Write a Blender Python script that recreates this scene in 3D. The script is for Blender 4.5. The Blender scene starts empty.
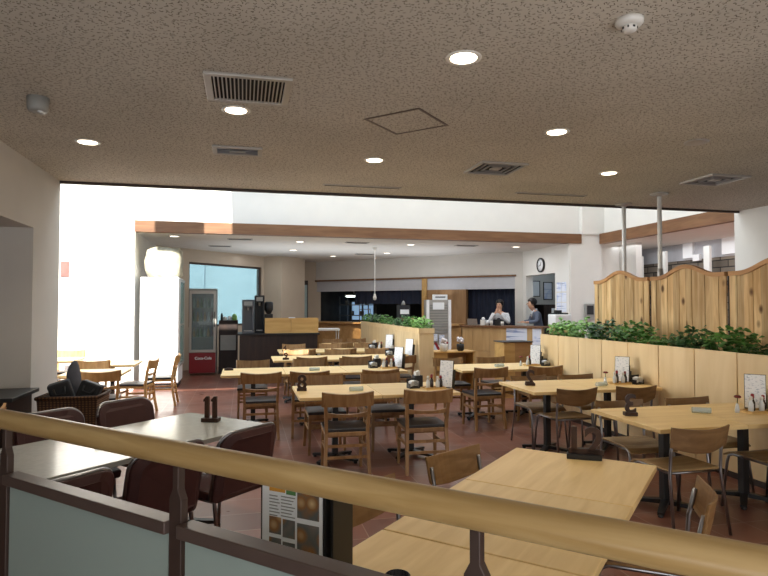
import bpy, bmesh, math, random
from mathutils import Vector, Matrix
random.seed(7)
PI = math.pi; R2 = math.sqrt(2)
sc = bpy.context.scene
C = sc.collection

# ------------------------------------------------------------------ materials
def lin(c):
    return tuple(((v/255.)/12.92 if v/255. <= .04045 else ((v/255.+.055)/1.055)**2.4) for v in c) + (1.,)
def newmat(name):
    m = bpy.data.materials.new(name); m.use_nodes = True
    nt = m.node_tree
    return m, nt, nt.nodes['Principled BSDF']
def flat(name, col, rough=.5, metal=0., spec=.5, noise=.08, nscale=9., emit=None, estr=0.):
    m, nt, b = newmat(name)
    b.inputs['Roughness'].default_value = rough; b.inputs['Metallic'].default_value = metal
    b.inputs['Specular IOR Level'].default_value = spec
    c = lin(col)
    if noise > 0:
        tc = nt.nodes.new('ShaderNodeTexCoord'); n = nt.nodes.new('ShaderNodeTexNoise'); n.inputs['Scale'].default_value = nscale
        n.inputs['Detail'].default_value = 4
        nt.links.new(tc.outputs['Object'], n.inputs['Vector'])
        r = nt.nodes.new('ShaderNodeValToRGB')
        r.color_ramp.elements[0].position = .3; r.color_ramp.elements[1].position = .7
        r.color_ramp.elements[0].color = tuple(v*(1-noise) for v in c[:3])+(1,)
        r.color_ramp.elements[1].color = tuple(min(1, v*(1+noise)) for v in c[:3])+(1,)
        nt.links.new(n.outputs['Fac'], r.inputs['Fac']); nt.links.new(r.outputs['Color'], b.inputs['Base Color'])
    else:
        b.inputs['Base Color'].default_value = c
    if emit:
        b.inputs['Emission Color'].default_value = lin(emit); b.inputs['Emission Strength'].default_value = estr
    return m
def wood(name, c1, c2, axis='X', scale=6., stretch=14., rough=.4, spec=.4, knots=False):
    m, nt, b = newmat(name); N = nt.nodes; L = nt.links
    b.inputs['Roughness'].default_value = rough; b.inputs['Specular IOR Level'].default_value = spec
    tc = N.new('ShaderNodeTexCoord'); mp = N.new('ShaderNodeMapping')
    s = [stretch, stretch, stretch]; s['XYZ'.index(axis)] = 1.
    mp.inputs['Scale'].default_value = s
    oi = N.new('ShaderNodeObjectInfo'); ad = N.new('ShaderNodeVectorMath'); ad.operation = 'ADD'
    ml = N.new('ShaderNodeMath'); ml.operation = 'MULTIPLY'; ml.inputs[1].default_value = 37.
    L.new(oi.outputs['Random'], ml.inputs[0]); L.new(tc.outputs['Object'], ad.inputs[0]); L.new(ml.outputs[0], ad.inputs[1])
    L.new(ad.outputs[0], mp.inputs['Vector'])
    n = N.new('ShaderNodeTexNoise'); n.inputs['Scale'].default_value = scale/3.; n.inputs['Detail'].default_value = 6.; n.inputs['Distortion'].default_value = .6
    L.new(mp.outputs[0], n.inputs['Vector'])
    r = N.new('ShaderNodeValToRGB'); r.color_ramp.elements[0].position = .35; r.color_ramp.elements[1].position = .68
    r.color_ramp.elements[0].color = lin(c2); r.color_ramp.elements[1].color = lin(c1)
    L.new(n.outputs['Fac'], r.inputs['Fac'])
    out = r.outputs['Color']
    if knots:
        v = N.new('ShaderNodeTexVoronoi'); v.inputs['Scale'].default_value = 4.6
        mp2 = N.new('ShaderNodeMapping'); mp2.inputs['Scale'].default_value = (1., 1., .6)
        L.new(ad.outputs[0], mp2.inputs['Vector']); L.new(mp2.outputs[0], v.inputs['Vector'])
        kr = N.new('ShaderNodeValToRGB'); kr.color_ramp.elements[0].position = .08; kr.color_ramp.elements[1].position = .17
        kr.color_ramp.elements[0].color = (1, 1, 1, 1); kr.color_ramp.elements[1].color = (0, 0, 0, 1)
        L.new(v.outputs['Distance'], kr.inputs['Fac'])
        # tone per board
        sp = N.new('ShaderNodeSeparateXYZ'); L.new(tc.outputs['Object'], sp.inputs[0])
        dv = N.new('ShaderNodeMath'); dv.operation = 'DIVIDE'; dv.inputs[1].default_value = .1033; L.new(sp.outputs['Y'], dv.inputs[0])
        fl = N.new('ShaderNodeMath'); fl.operation = 'FLOOR'; L.new(dv.outputs[0], fl.inputs[0])
        wn = N.new('ShaderNodeTexWhiteNoise'); wn.noise_dimensions = '1D'; L.new(fl.outputs[0], wn.inputs['W'])
        mr = N.new('ShaderNodeMapRange'); mr.inputs['To Min'].default_value = .72; mr.inputs['To Max'].default_value = 1.12; L.new(wn.outputs['Value'], mr.inputs['Value'])
        mx0 = N.new('ShaderNodeVectorMath'); mx0.operation = 'SCALE'; L.new(out, mx0.inputs[0]); L.new(mr.outputs[0], mx0.inputs['Scale'])
        mx = N.new('ShaderNodeMix'); mx.data_type = 'RGBA'; mx.inputs['B'].default_value = lin((96, 62, 30))
        L.new(kr.outputs['Color'], mx.inputs['Factor']); L.new(mx0.outputs[0], mx.inputs['A'])
        out = mx.outputs['Result']
    tv = N.new('ShaderNodeMapRange'); tv.inputs['To Min'].default_value = .9; tv.inputs['To Max'].default_value = 1.06; L.new(oi.outputs['Random'], tv.inputs['Value'])
    ts = N.new('ShaderNodeVectorMath'); ts.operation = 'SCALE'; L.new(out, ts.inputs[0]); L.new(tv.outputs[0], ts.inputs['Scale'])
    L.new(ts.outputs[0], b.inputs['Base Color'])
    return m

M = {}
M['table'] = wood('beech_table', (242, 211, 152), (228, 194, 132), 'X', 5, 10, .38, .4)
M['table_edge'] = wood('beech_edge', (214, 178, 118), (192, 154, 94), 'X', 5, 10, .45)
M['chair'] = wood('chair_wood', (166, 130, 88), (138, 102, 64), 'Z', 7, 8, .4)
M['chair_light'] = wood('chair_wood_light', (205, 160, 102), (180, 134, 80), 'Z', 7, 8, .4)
M['ply'] = wood('plywood_seat', (142, 110, 74), (118, 88, 56), 'X', 7, 10, .42)
M['ply_seat'] = wood('plywood_pale_seat', (158, 132, 92), (132, 106, 70), 'X', 7, 10, .4)
M['ply_light'] = wood('plywood_front_seat', (158, 122, 80), (132, 98, 60), 'X', 7, 10, .4)
M['panel'] = wood('maple_panel', (240, 213, 166), (228, 198, 148), 'Z', 3, 7, .45)
M['rail'] = wood('handrail_wood', (188, 160, 110), (164, 134, 84), 'X', 7, 12, .32, .5)
M['fascia'] = wood('fascia_wood', (128, 92, 62), (108, 74, 48), 'X', 5, 10, .5)
M['fence'] = wood('pine_board', (230, 196, 144), (190, 150, 98), 'Z', 5, 9, .6, .25, True)
M['fence_cap'] = wood('pine_cap', (196, 146, 90), (166, 116, 66), 'Y', 6, 8, .55)
M['boxwood'] = wood('box_wood', (208, 168, 104), (190, 148, 86), 'X', 4, 8, .5)
M['counterwood'] = wood('counter_maple', (206, 172, 122), (188, 152, 102), 'Z', 3, 6, .45)
M['orangewood'] = wood('kitchen_counter_wood', (192, 150, 98), (168, 126, 78), 'X', 3, 6, .45)
M['black'] = flat('black_metal', (24, 23, 24), .45)
M['cushion'] = flat('black_vinyl', (40, 37, 38), .38, noise=.12)
M['chrome'] = flat('chrome_tube', (150, 150, 154), .3, 1., noise=0)
M['steel'] = flat('brushed_steel', (150, 148, 146), .4, .8, noise=.05)
M['maroon'] = flat('maroon_vinyl', (72, 42, 41), .5, noise=.1)
M['laminate'] = flat('grey_laminate', (186, 188, 184), .16, spec=.6, noise=.05, nscale=30)
M['wall'] = flat('white_wall', (222, 220, 214), .85, noise=.02, nscale=3)
M['wallwarm'] = flat('beige_wall', (206, 202, 195), .85, noise=.02, nscale=3)
M['walltan'] = flat('tan_wall', (184, 170, 152), .85, noise=.03, nscale=3)
M['wallgrey'] = flat('grey_roller', (186, 186, 190), .7, noise=.03)
M['facade'] = flat('pale_blue_facade', (122, 142, 158), .9, noise=.05, nscale=2)
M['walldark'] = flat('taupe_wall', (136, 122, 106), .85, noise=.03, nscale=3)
M['bronze'] = flat('bronze_post', (72, 58, 52), .42, .3, noise=.05)
M['bronze_bar'] = flat('bronze_bar', (96, 82, 76), .34, .35, noise=.05)
M['darktrim'] = flat('dark_trim', (62, 50, 44), .6)
M['white'] = flat('white_enamel', (238, 238, 238), .35, noise=0)
M['whiteplastic'] = flat('white_plastic', (222, 220, 214), .45, noise=0)
M['paper'] = flat('white_paper', (236, 238, 240), .7, noise=0)
M['greyplastic'] = flat('grey_plastic', (146, 146, 142), .5, noise=.04)
M['alu'] = flat('aluminium_grille', (176, 172, 166), .42, .5, noise=.03)
M['darkvoid'] = flat('dark_recess', (22, 20, 19), .9)
M['darkwood'] = wood('dark_counter', (52, 36, 30), (36, 25, 22), 'Z', 4, 8, .5)
M['numwood'] = wood('number_wood', (66, 40, 26), (48, 28, 18), 'Z', 8, 8, .5)
M['red'] = flat('red_enamel', (132, 18, 30), .4, noise=0)
M['navy'] = flat('navy_cloth', (25, 32, 50), .9, noise=.15, nscale=6)
M['kitchen'] = flat('kitchen_dark', (46, 44, 42), .7, noise=.4, nscale=3)
M['leaf'] = flat('green_leaf', (84, 132, 58), .5, noise=.45, nscale=14)
M['leaf_light'] = flat('pale_green_leaf', (126, 172, 88), .5, noise=.4, nscale=14)
M['leaf_dark'] = flat('dark_green_leaf', (54, 94, 48), .45, noise=.45, nscale=14)
M['soil'] = flat('soil', (40, 30, 24), .95, noise=.3)
M['skin'] = flat('skin', (206, 160, 132), .55, noise=.03)
M['hair'] = flat('black_hair', (22, 18, 18), .5, noise=.1)
M['suit'] = flat('grey_suit', (92, 100, 118), .85, noise=.08)
M['shirt'] = flat('white_shirt', (214, 216, 220), .8, noise=.03)
M['vest'] = flat('dark_vest', (58, 58, 68), .85, noise=.06)
M['trouser'] = flat('dark_trousers', (36, 36, 44), .85, noise=.06)
M['wicker'] = flat('wicker_weave', (104, 72, 46), .7, noise=.1)
M['machine'] = flat('machine_grey', (84, 86, 90), .4, .3, noise=.05)
M['bag'] = flat('dark_bag', (32, 34, 38), .6, noise=.15)
M['greybag'] = flat('grey_cloth', (96, 98, 108), .8, noise=.12)
M['soy'] = flat('dark_sauce', (42, 22, 16), .2, spec=.6, noise=0)
M['glasswhite'] = flat('clear_plastic', (214, 220, 224), .12, spec=.7, noise=0)
M['flower'] = flat('dark_red_flower', (120, 46, 40), .7, noise=.1)
M['pinkflower'] = flat('white_flower', (226, 218, 218), .7, noise=.08)
M['blueglass'] = flat('blue_black_glaze', (26, 28, 40), .12, spec=.7, noise=0)
M['led'] = flat('lamp_diffuser', (255, 250, 240), .5, noise=0, emit=(255, 236, 205), estr=9.)
M['ledrear'] = flat('lamp_diffuser_rear', (255, 250, 240), .5, noise=0, emit=(255, 240, 218), estr=5.)
M['tube'] = flat('kitchen_tube_lamp', (255, 255, 255), .5, noise=0, emit=(236, 250, 245), estr=4.)
M['yellow'] = flat('orange_print', (214, 154, 62), .6, noise=0)
M['greenprint'] = flat('green_print', (92, 138, 84), .6, noise=0)
M['cream'] = flat('cream_bundle', (172, 168, 148), .6, noise=.35, nscale=5)

# wicker weave pattern
def wicker():
    m, nt, b = newmat('woven_wicker'); N = nt.nodes; L = nt.links
    tc = N.new('ShaderNodeTexCoord'); w = N.new('ShaderNodeTexWave'); w.inputs['Scale'].default_value = 14; w.bands_direction = 'Z'
    w2 = N.new('ShaderNodeTexWave'); w2.inputs['Scale'].default_value = 10; w2.bands_direction = 'X'
    L.new(tc.outputs['Object'], w.inputs['Vector']); L.new(tc.outputs['Object'], w2.inputs['Vector'])
    mu = N.new('ShaderNodeMath'); mu.operation = 'MULTIPLY'; L.new(w.outputs['Fac'], mu.inputs[0]); L.new(w2.outputs['Fac'], mu.inputs[1])
    r = N.new('ShaderNodeValToRGB'); r.color_ramp.elements[0].color = lin((58, 38, 24)); r.color_ramp.elements[1].color = lin((136, 98, 62))
    L.new(mu.outputs[0], r.inputs['Fac']); L.new(r.outputs['Color'], b.inputs['Base Color']); b.inputs['Roughness'].default_value = .7
    return m
M['wicker'] = wicker()

def ceiling_mat():
    m, nt, b = newmat('fissured_ceiling'); N = nt.nodes; L = nt.links
    b.inputs['Roughness'].default_value = .95; b.inputs['Specular IOR Level'].default_value = .1
    geo = N.new('ShaderNodeNewGeometry')
    facs = []
    for rot, sx, sy, th in ((.3, 13, 46, .115), (1.25, 15, 50, .105), (2.3, 13, 44, .11)):
        mp = N.new('ShaderNodeMapping'); mp.vector_type = 'POINT'
        mp.inputs['Rotation'].default_value = (0, 0, rot)
        mp.inputs['Location'].default_value = (rot*3.1, rot*1.7, 0)
        sc2 = N.new('ShaderNodeMapping'); sc2.inputs['Scale'].default_value = (sx, sy, 1)
        L.new(geo.outputs['Position'], mp.inputs['Vector']); L.new(mp.outputs[0], sc2.inputs['Vector'])
        v = N.new('ShaderNodeTexVoronoi'); v.voronoi_dimensions = '2D'; v.inputs['Scale'].default_value = 1.; v.inputs['Randomness'].default_value = 1.
        L.new(sc2.outputs[0], v.inputs['Vector'])
        r = N.new('ShaderNodeValToRGB'); r.color_ramp.elements[0].position = th-.03; r.color_ramp.elements[1].position = th+.03
        r.color_ramp.elements[0].color = (1, 1, 1, 1); r.color_ramp.elements[1].color = (0, 0, 0, 1)
        L.new(v.outputs['Distance'], r.inputs['Fac']); facs.append(r.outputs['Color'])
    a = N.new('ShaderNodeMath'); a.operation = 'MAXIMUM'; L.new(facs[0], a.inputs[0]); L.new(facs[1], a.inputs[1])
    a2 = N.new('ShaderNodeMath'); a2.operation = 'MAXIMUM'; L.new(a.outputs[0], a2.inputs[0]); L.new(facs[2], a2.inputs[1])
    a3 = N.new('ShaderNodeMath'); a3.operation = 'MULTIPLY'; a3.inputs[1].default_value = .95; L.new(a2.outputs[0], a3.inputs[0])
    n = N.new('ShaderNodeTexNoise'); n.inputs['Scale'].default_value = 1.2; L.new(geo.outputs['Position'], n.inputs['Vector'])
    r = N.new('ShaderNodeValToRGB'); r.color_ramp.elements[0].position = .35; r.color_ramp.elements[1].position = .65
    r.color_ramp.elements[0].color = lin((190, 184, 172)); r.color_ramp.elements[1].color = lin((201, 195, 183)); L.new(n.outputs['Fac'], r.inputs['Fac'])
    mx = N.new('ShaderNodeMix'); mx.data_type = 'RGBA'; mx.inputs['B'].default_value = lin((96, 86, 72))
    L.new(a3.outputs[0], mx.inputs['Factor']); L.new(r.outputs['Color'], mx.inputs['A']); L.new(mx.outputs['Result'], b.inputs['Base Color'])
    return m
M['ceiling'] = ceiling_mat()

def tile_mat():
    m, nt, b = newmat('terracotta_tile'); N = nt.nodes; L = nt.links
    geo = N.new('ShaderNodeNewGeometry'); mp = N.new('ShaderNodeMapping'); mp.inputs['Location'].default_value = (.18, .1, 0)
    L.new(geo.outputs['Position'], mp.inputs['Vector'])
    br = N.new('ShaderNodeTexBrick'); br.offset = 0.; br.squash = 1.
    br.inputs['Scale'].default_value = 1.; br.inputs['Mortar Size'].default_value = .0045; br.inputs['Mortar Smooth'].default_value = .3
    br.inputs['Brick Width'].default_value = .34; br.inputs['Row Height'].default_value = .34; br.inputs['Bias'].default_value = 0.
    br.inputs['Color1'].default_value = lin((130, 84, 68)); br.inputs['Color2'].default_value = lin((108, 68, 55)); br.inputs['Mortar'].default_value = lin((146, 122, 108))
    L.new(mp.outputs[0], br.inputs['Vector'])
    n = N.new('ShaderNodeTexNoise'); n.inputs['Scale'].default_value = 5.; n.inputs['Detail'].default_value = 5; L.new(geo.outputs['Position'], n.inputs['Vector'])
    mr = N.new('ShaderNodeMapRange'); mr.inputs['To Min'].default_value = .82; mr.inputs['To Max'].default_value = 1.15; L.new(n.outputs['Fac'], mr.inputs['Value'])
    s = N.new('ShaderNodeVectorMath'); s.operation = 'SCALE'; L.new(br.outputs['Color'], s.inputs[0]); L.new(mr.outputs[0], s.inputs['Scale'])
    L.new(s.outputs[0], b.inputs['Base Color'])
    mr2 = N.new('ShaderNodeMapRange'); mr2.inputs['To Min'].default_value = .22; mr2.inputs['To Max'].default_value = .42; L.new(n.outputs['Fac'], mr2.inputs['Value'])
    L.new(mr2.outputs[0], b.inputs['Roughness']); b.inputs['Specular IOR Level'].default_value = .45
    return m
M['tile'] = tile_mat()

def stone_mat():
    m, nt, b = newmat('dark_stone_courses'); N = nt.nodes; L = nt.links
    tc = N.new('ShaderNodeTexCoord'); mp = N.new('ShaderNodeMapping'); mp.inputs['Rotation'].default_value = (PI/2, 0, PI/2)
    sp = N.new('ShaderNodeSeparateXYZ'); cb = N.new('ShaderNodeCombineXYZ')
    L.new(tc.outputs['Object'], sp.inputs[0]); L.new(sp.outputs['Y'], cb.inputs['X']); L.new(sp.outputs['Z'], cb.inputs['Y'])
    br = N.new('ShaderNodeTexBrick'); br.inputs['Scale'].default_value = 1.; br.inputs['Brick Width'].default_value = .42; br.inputs['Row Height'].default_value = .15
    br.inputs['Mortar Size'].default_value = .012
    br.inputs['Color1'].default_value = lin((140, 128, 112)); br.inputs['Color2'].default_value = lin((84, 76, 66)); br.inputs['Mortar'].default_value = lin((34, 30, 28))
    L.new(cb.outputs[0], br.inputs['Vector']); L.new(br.outputs['Color'], b.inputs['Base Color']); b.inputs['Roughness'].default_value = .8
    return m
M['stone'] = stone_mat()

def print_mat(name, ink=(120, 130, 150), bg=(244, 246, 248), sx=7, sy=16, tint=(150, 190, 170)):
    m, nt, b = newmat(name); N = nt.nodes; L = nt.links
    tc = N.new('ShaderNodeTexCoord'); mp = N.new('ShaderNodeMapping'); mp.inputs['Scale'].default_value = (sx*3, 1, sy*4)
    L.new(tc.outputs['Object'], mp.inputs['Vector'])
    n = N.new('ShaderNodeTexNoise'); n.inputs['Scale'].default_value = 1.5; n.inputs['Detail'].default_value = 2; L.new(mp.outputs[0], n.inputs['Vector'])
    r = N.new('ShaderNodeValToRGB'); r.color_ramp.elements[0].position = .36; r.color_ramp.elements[1].position = .44
    r.color_ramp.elements[0].color = lin(ink); r.color_ramp.elements[1].color = lin(bg); L.new(n.outputs['Fac'], r.inputs['Fac'])
    n2 = N.new('ShaderNodeTexNoise'); n2.inputs['Scale'].default_value = 6; L.new(tc.outputs['Object'], n2.inputs['Vector'])
    r2 = N.new('ShaderNodeValToRGB'); r2.color_ramp.elements[0].position = .56; r2.color_ramp.elements[1].position = .66
    r2.color_ramp.elements[0].color = (1, 1, 1, 1); r2.color_ramp.elements[1].color = lin(tint); L.new(n2.outputs['Fac'], r2.inputs['Fac'])
    mx = N.new('ShaderNodeMix'); mx.data_type = 'RGBA'; mx.blend_type = 'MULTIPLY'; mx.inputs['Factor'].default_value = .8
    L.new(r.outputs['Color'], mx.inputs['A']); L.new(r2.outputs['Color'], mx.inputs['B'])
    L.new(mx.outputs['Result'], b.inputs['Base Color']); b.inputs['Roughness'].default_value = .35
    return m
M['menuprint'] = print_mat('menu_print', (184, 192, 204), (248, 250, 252), tint=(205, 226, 222))
M['posterprint'] = print_mat('poster_print', (150, 165, 200), (226, 232, 244), 2, 5, (215, 225, 245))
M['foodprint'] = None
def food_mat():
    m, nt, b = newmat('food_photo_print'); N = nt.nodes; L = nt.links
    tc = N.new('ShaderNodeTexCoord'); v = N.new('ShaderNodeTexVoronoi'); v.inputs['Scale'].default_value = 20.
    L.new(tc.outputs['Object'], v.inputs['Vector'])
    r = N.new('ShaderNodeValToRGB'); e = r.color_ramp.elements
    e[0].position = 0.; e[0].color = lin((220, 196, 150)); e[1].position = 1.; e[1].color = lin((128, 116, 108))
    x = e.new(.35); x.color = lin((150, 104, 60)); x = e.new(.6); x.color = lin((96, 100, 98))
    L.new(v.outputs['Distance'], r.inputs['Fac']); L.new(r.outputs['Color'], b.inputs['Base Color']); b.inputs['Roughness'].default_value = .35
    return m
M['foodprint'] = food_mat()
def glass_mat(name, col, mixf, rough=.3):
    m, nt, b = newmat(name); N = nt.nodes; L = nt.links
    b.inputs['Base Color'].default_value = lin(col); b.inputs['Roughness'].default_value = rough
    tr = N.new('ShaderNodeBsdfTransparent'); tr.inputs['Color'].default_value = lin((225, 236, 232))
    mx = N.new('ShaderNodeMixShader'); mx.inputs[0].default_value = mixf
    L.new(tr.outputs[0], mx.inputs[1]); L.new(b.outputs[0], mx.inputs[2])
    L.new(mx.outputs[0], N['Material Output'].inputs['Surface'])
    return m
M['frosted'] = glass_mat('frosted_glass', (158, 174, 168), .82, .35)
M['clear'] = glass_mat('clear_glass', (190, 205, 212), .22, .05)
M['acrylic'] = glass_mat('clear_acrylic', (235, 238, 240), .35, .08)

# ------------------------------------------------------------------ mesh building
class MB:
    def __init__(s): s.v = []; s.f = []; s.sm = []
    def add(s, vs, fs, smooth=False):
        b = len(s.v); s.v += [tuple(v) for v in vs]
        for f in fs: s.f.append(tuple(b+i for i in f)); s.sm.append(smooth)
        return s
    def box(s, x0, y0, z0, x1, y1, z1, mat=None):
        vs = [Vector(p) for p in ((x0,y0,z0),(x1,y0,z0),(x1,y1,z0),(x0,y1,z0),(x0,y0,z1),(x1,y0,z1),(x1,y1,z1),(x0,y1,z1))]
        if mat is not None: vs = [mat @ v for v in vs]
        return s.add(vs, [(0,3,2,1),(4,5,6,7),(0,1,5,4),(1,2,6,5),(2,3,7,6),(3,0,4,7)])
    def beam(s, p0, p1, w, d, up=Vector((0,0,1)), w1=None, d1=None):
        p0 = Vector(p0); p1 = Vector(p1); a = (p1-p0).normalized()
        x = a.cross(Vector(up))
        if x.length < 1e-4: x = Vector((1,0,0))
        x.normalize(); y = x.cross(a).normalized()
        w1 = w if w1 is None else w1; d1 = d if d1 is None else d1
        vs = []
        for p, ww, dd in ((p0,w,d),(p1,w1,d1)):
            for sx, sy in ((-1,-1),(1,-1),(1,1),(-1,1)): vs.append(p+x*sx*ww/2+y*sy*dd/2)
        return s.add(vs, [(0,3,2,1),(4,5,6,7),(0,1,5,4),(1,2,6,5),(2,3,7,6),(3,0,4,7)])
    def tube(s, pts, r, n=8, caps=True):
        pts = [Vector(p) for p in pts]; k = len(pts); rs = r if isinstance(r, (list, tuple)) else [r]*k
        vs = []; ref = None
        for i, p in enumerate(pts):
            a = (pts[min(i+1,k-1)]-pts[max(i-1,0)]).normalized()
            if ref is None:
                ref = a.orthogonal().normalized()
            ref = (ref - a*ref.dot(a))
            ref = ref.normalized() if ref.length > 1e-5 else a.orthogonal().normalized()
            y = a.cross(ref)
            for j in range(n):
                t = 2*PI*j/n; vs.append(p+(ref*math.cos(t)+y*math.sin(t))*rs[i])
        fs = []
        for i in range(k-1):
            for j in range(n):
                fs.append((i*n+j, i*n+(j+1)%n, (i+1)*n+(j+1)%n, (i+1)*n+j))
        s.add(vs, fs, True)
        if caps:
            s.f.append(tuple(len(s.v)-len(vs)+j for j in reversed(range(n)))); s.sm.append(False)
            s.f.append(tuple(len(s.v)-n+j for j in range(n))); s.sm.append(False)
        return s
    def lathe(s, prof, c=(0,0,0), n=20, smooth=True):
        vs = []
        for r, z in prof:
            for j in range(n):
                t = 2*PI*j/n; vs.append((c[0]+r*math.cos(t), c[1]+r*math.sin(t), c[2]+z))
        fs = [(i*n+j, i*n+(j+1)%n, (i+1)*n+(j+1)%n, (i+1)*n+j) for i in range(len(prof)-1) for j in range(n)]
        b = len(s.v); s.add(vs, fs, smooth)
        s.f.append(tuple(b+j for j in reversed(range(n)))); s.sm.append(False)
        e = b+(len(prof)-1)*n; s.f.append(tuple(e+j for j in range(n))); s.sm.append(False)
        return s
    def prism(s, poly, z0, z1):
        n = len(poly); vs = [(x,y,z0) for x,y in poly]+[(x,y,z1) for x,y in poly]
        fs = [tuple(reversed(range(n))), tuple(range(n,2*n))]+[(i,(i+1)%n,n+(i+1)%n,n+i) for i in range(n)]
        return s.add(vs, fs)
    def prism_y(s, poly, y0, y1):      # poly in x,z
        n = len(poly); vs = [(x,y0,z) for x,z in poly]+[(x,y1,z) for x,z in poly]
        fs = [tuple(range(n)), tuple(reversed(range(n,2*n)))]+[(i,n+i,n+(i+1)%n,(i+1)%n) for i in range(n)]
        return s.add(vs, fs)
    def prism_x(s, poly, x0, x1):      # poly in y,z
        n = len(poly); vs = [(x0,y,z) for y,z in poly]+[(x1,y,z) for y,z in poly]
        fs = [tuple(reversed(range(n))), tuple(range(n,2*n))]+[(i,(i+1)%n,n+(i+1)%n,n+i) for i in range(n)]
        return s.add(vs, fs)
    def sheet(s, fn, nu, nv, th):      # curved board: fn(u,v) -> point, thickness th along normal
        P = [[Vector(fn(i/nu, j/nv)) for j in range(nv+1)] for i in range(nu+1)]
        vs = []; 
        def nrm(i, j):
            a = P[min(i+1,nu)][j]-P[max(i-1,0)][j]; b = P[i][min(j+1,nv)]-P[i][max(j-1,0)]
            return a.cross(b).normalized()
        for sgn in (-.5, .5):
            for i in range(nu+1):
                for j in range(nv+1): vs.append(P[i][j]+nrm(i,j)*th*sgn)
        W = nv+1; o = (nu+1)*W; fs = []
        for i in range(nu):
            for j in range(nv):
                a,b,c,d = i*W+j,(i+1)*W+j,(i+1)*W+j+1,i*W+j+1
                fs.append((d,c,b,a)); fs.append((o+a,o+b,o+c,o+d))
        for i in range(nu):
            fs.append((i*W,(i+1)*W,o+(i+1)*W,o+i*W)); a=i*W+nv; b=(i+1)*W+nv; fs.append((b,a,o+a,o+b))
        for j in range(nv):
            fs.append((j+1,j,o+j,o+j+1)); a=nu*W+j; fs.append((a,a+1,o+a+1,o+a))
        return s.add(vs, fs, False)
    def ball(s, c, r, n=10, m=7):
        rx, ry, rz = (r,r,r) if not isinstance(r, tuple) else r
        vs = [(c[0],c[1],c[2]-rz)]
        for i in range(1, m):
            t = PI*i/m
            for j in range(n):
                a = 2*PI*j/n; vs.append((c[0]+rx*math.sin(t)*math.cos(a), c[1]+ry*math.sin(t)*math.sin(a), c[2]-rz*math.cos(t)))
        vs.append((c[0],c[1],c[2]+rz)); L = len(vs)-1; fs = []
        for j in range(n): fs.append((0,1+(j+1)%n,1+j))
        for i in range(m-2):
            for j in range(n):
                a=1+i*n; fs.append((a+j,a+(j+1)%n,a+n+(j+1)%n,a+n+j))
        a=1+(m-2)*n
        for j in range(n): fs.append((a+j,a+(j+1)%n,L))
        return s.add(vs, fs, True)

def obj(name, mb, mat, parent=None, bevel=0., smooth=False, label=None, loc=None, rz=None):
    me = bpy.data.meshes.new(name); me.from_pydata(mb.v, [], mb.f); me.update()
    me.polygons.foreach_set('use_smooth', [bool(x or smooth) for x in mb.sm])
    me.materials.append(mat)
    o = bpy.data.objects.new(name, me); C.objects.link(o)
    if parent: o.parent = parent
    if loc is not None: o.location = loc
    if rz is not None: o.rotation_euler = (0, 0, rz)
    if bevel:
        b = o.modifiers.new('bevel', 'BEVEL'); b.width = bevel; b.segments = 2; b.limit_method = 'ANGLE'; b.angle_limit = math.radians(40)
    if label: o['label'] = label
    return o
def tag(o, label, cat, group=None, kind=None):
    o['label'] = label; o['category'] = cat
    if group: o['group'] = group
    if kind: o['kind'] = kind
    return o
def thing(name, label, cat, loc=(0,0,0), rz=0., group=None):
    o = bpy.data.objects.new(name, None); C.objects.link(o); o.empty_display_size = .1
    o.location = loc; o.rotation_euler = (0,0,rz)
    return tag(o, label, cat, group)
def struct(name, mb, mat, label=None):
    o = obj(name, mb, mat); o['kind'] = 'structure'
    if label: o['label'] = label
    return o
def dup(root, loc, rz, label, group=None):
    r = root.copy(); C.objects.link(r); r.location = loc; r.rotation_euler = (0,0,rz); r['label'] = label
    if group: r['group'] = group
    elif 'group' in r: del r['group']
    for ch in list(root.children):
        c = ch.copy(); C.objects.link(c); c.parent = r
        for g in list(ch.children):
            d = g.copy(); C.objects.link(d); d.parent = c
    return r
def text_mb(body, size, ext):
    cu = bpy.data.curves.new('lettering', 'FONT'); cu.body = body; cu.size = size; cu.extrude = ext; cu.offset = size*.025; cu.align_x = 'CENTER'
    o = bpy.data.objects.new('lettering', cu); C.objects.link(o)
    dg = bpy.context.evaluated_depsgraph_get(); me = bpy.data.meshes.new_from_object(o.evaluated_get(dg))
    mb = MB(); mb.add([v.co.copy() for v in me.vertices], [tuple(p.vertices) for p in me.polygons])
    bpy.data.objects.remove(o); bpy.data.meshes.remove(me)
    return mb
def xf(mb, mat):
    mb.v = [tuple(mat @ Vector(v)) for v in mb.v]; return mb
def st(s, t): return ((s-t)/R2, (s+t)/R2)     # the building's second grid, at 45 degrees
A45 = PI/4

# ------------------------------------------------------------------ the setting
ZC = 3.0
struct('floor', MB().box(-9, -4, -.12, 13, 20.5, 0), M['tile'])
struct('ceiling', MB().box(-9, -4, ZC, 7.4, 7.32, ZC+.25), M['ceiling'])
struct('trim_1', MB().box(-9, 7.32, ZC-.03, 7.4, 7.36, ZC+.27), M['darktrim'])
# left wall: pier, header over a wide opening, recess beyond it
struct('wall_left', MB().box(-6, 6.5, 0, -2.05, 7.35, ZC).box(-2.35, -4, 2.36, -2.05, 6.5, ZC), M['wallwarm'])
struct('wall_left_recess', MB().box(-4.6, -4, 0, -4.4, 6.5, 2.5).box(-4.6, -4, 2.36, -2.35, 6.5, 2.5), M['walldark'])
struct('wall_back', MB().box(-9, -4.2, 0, 13, -4, ZC), M['wallwarm'])
struct('wall_right', MB().box(7.19, -4, 0, 7.4, 7.42, ZC), M['wall'])
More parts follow.
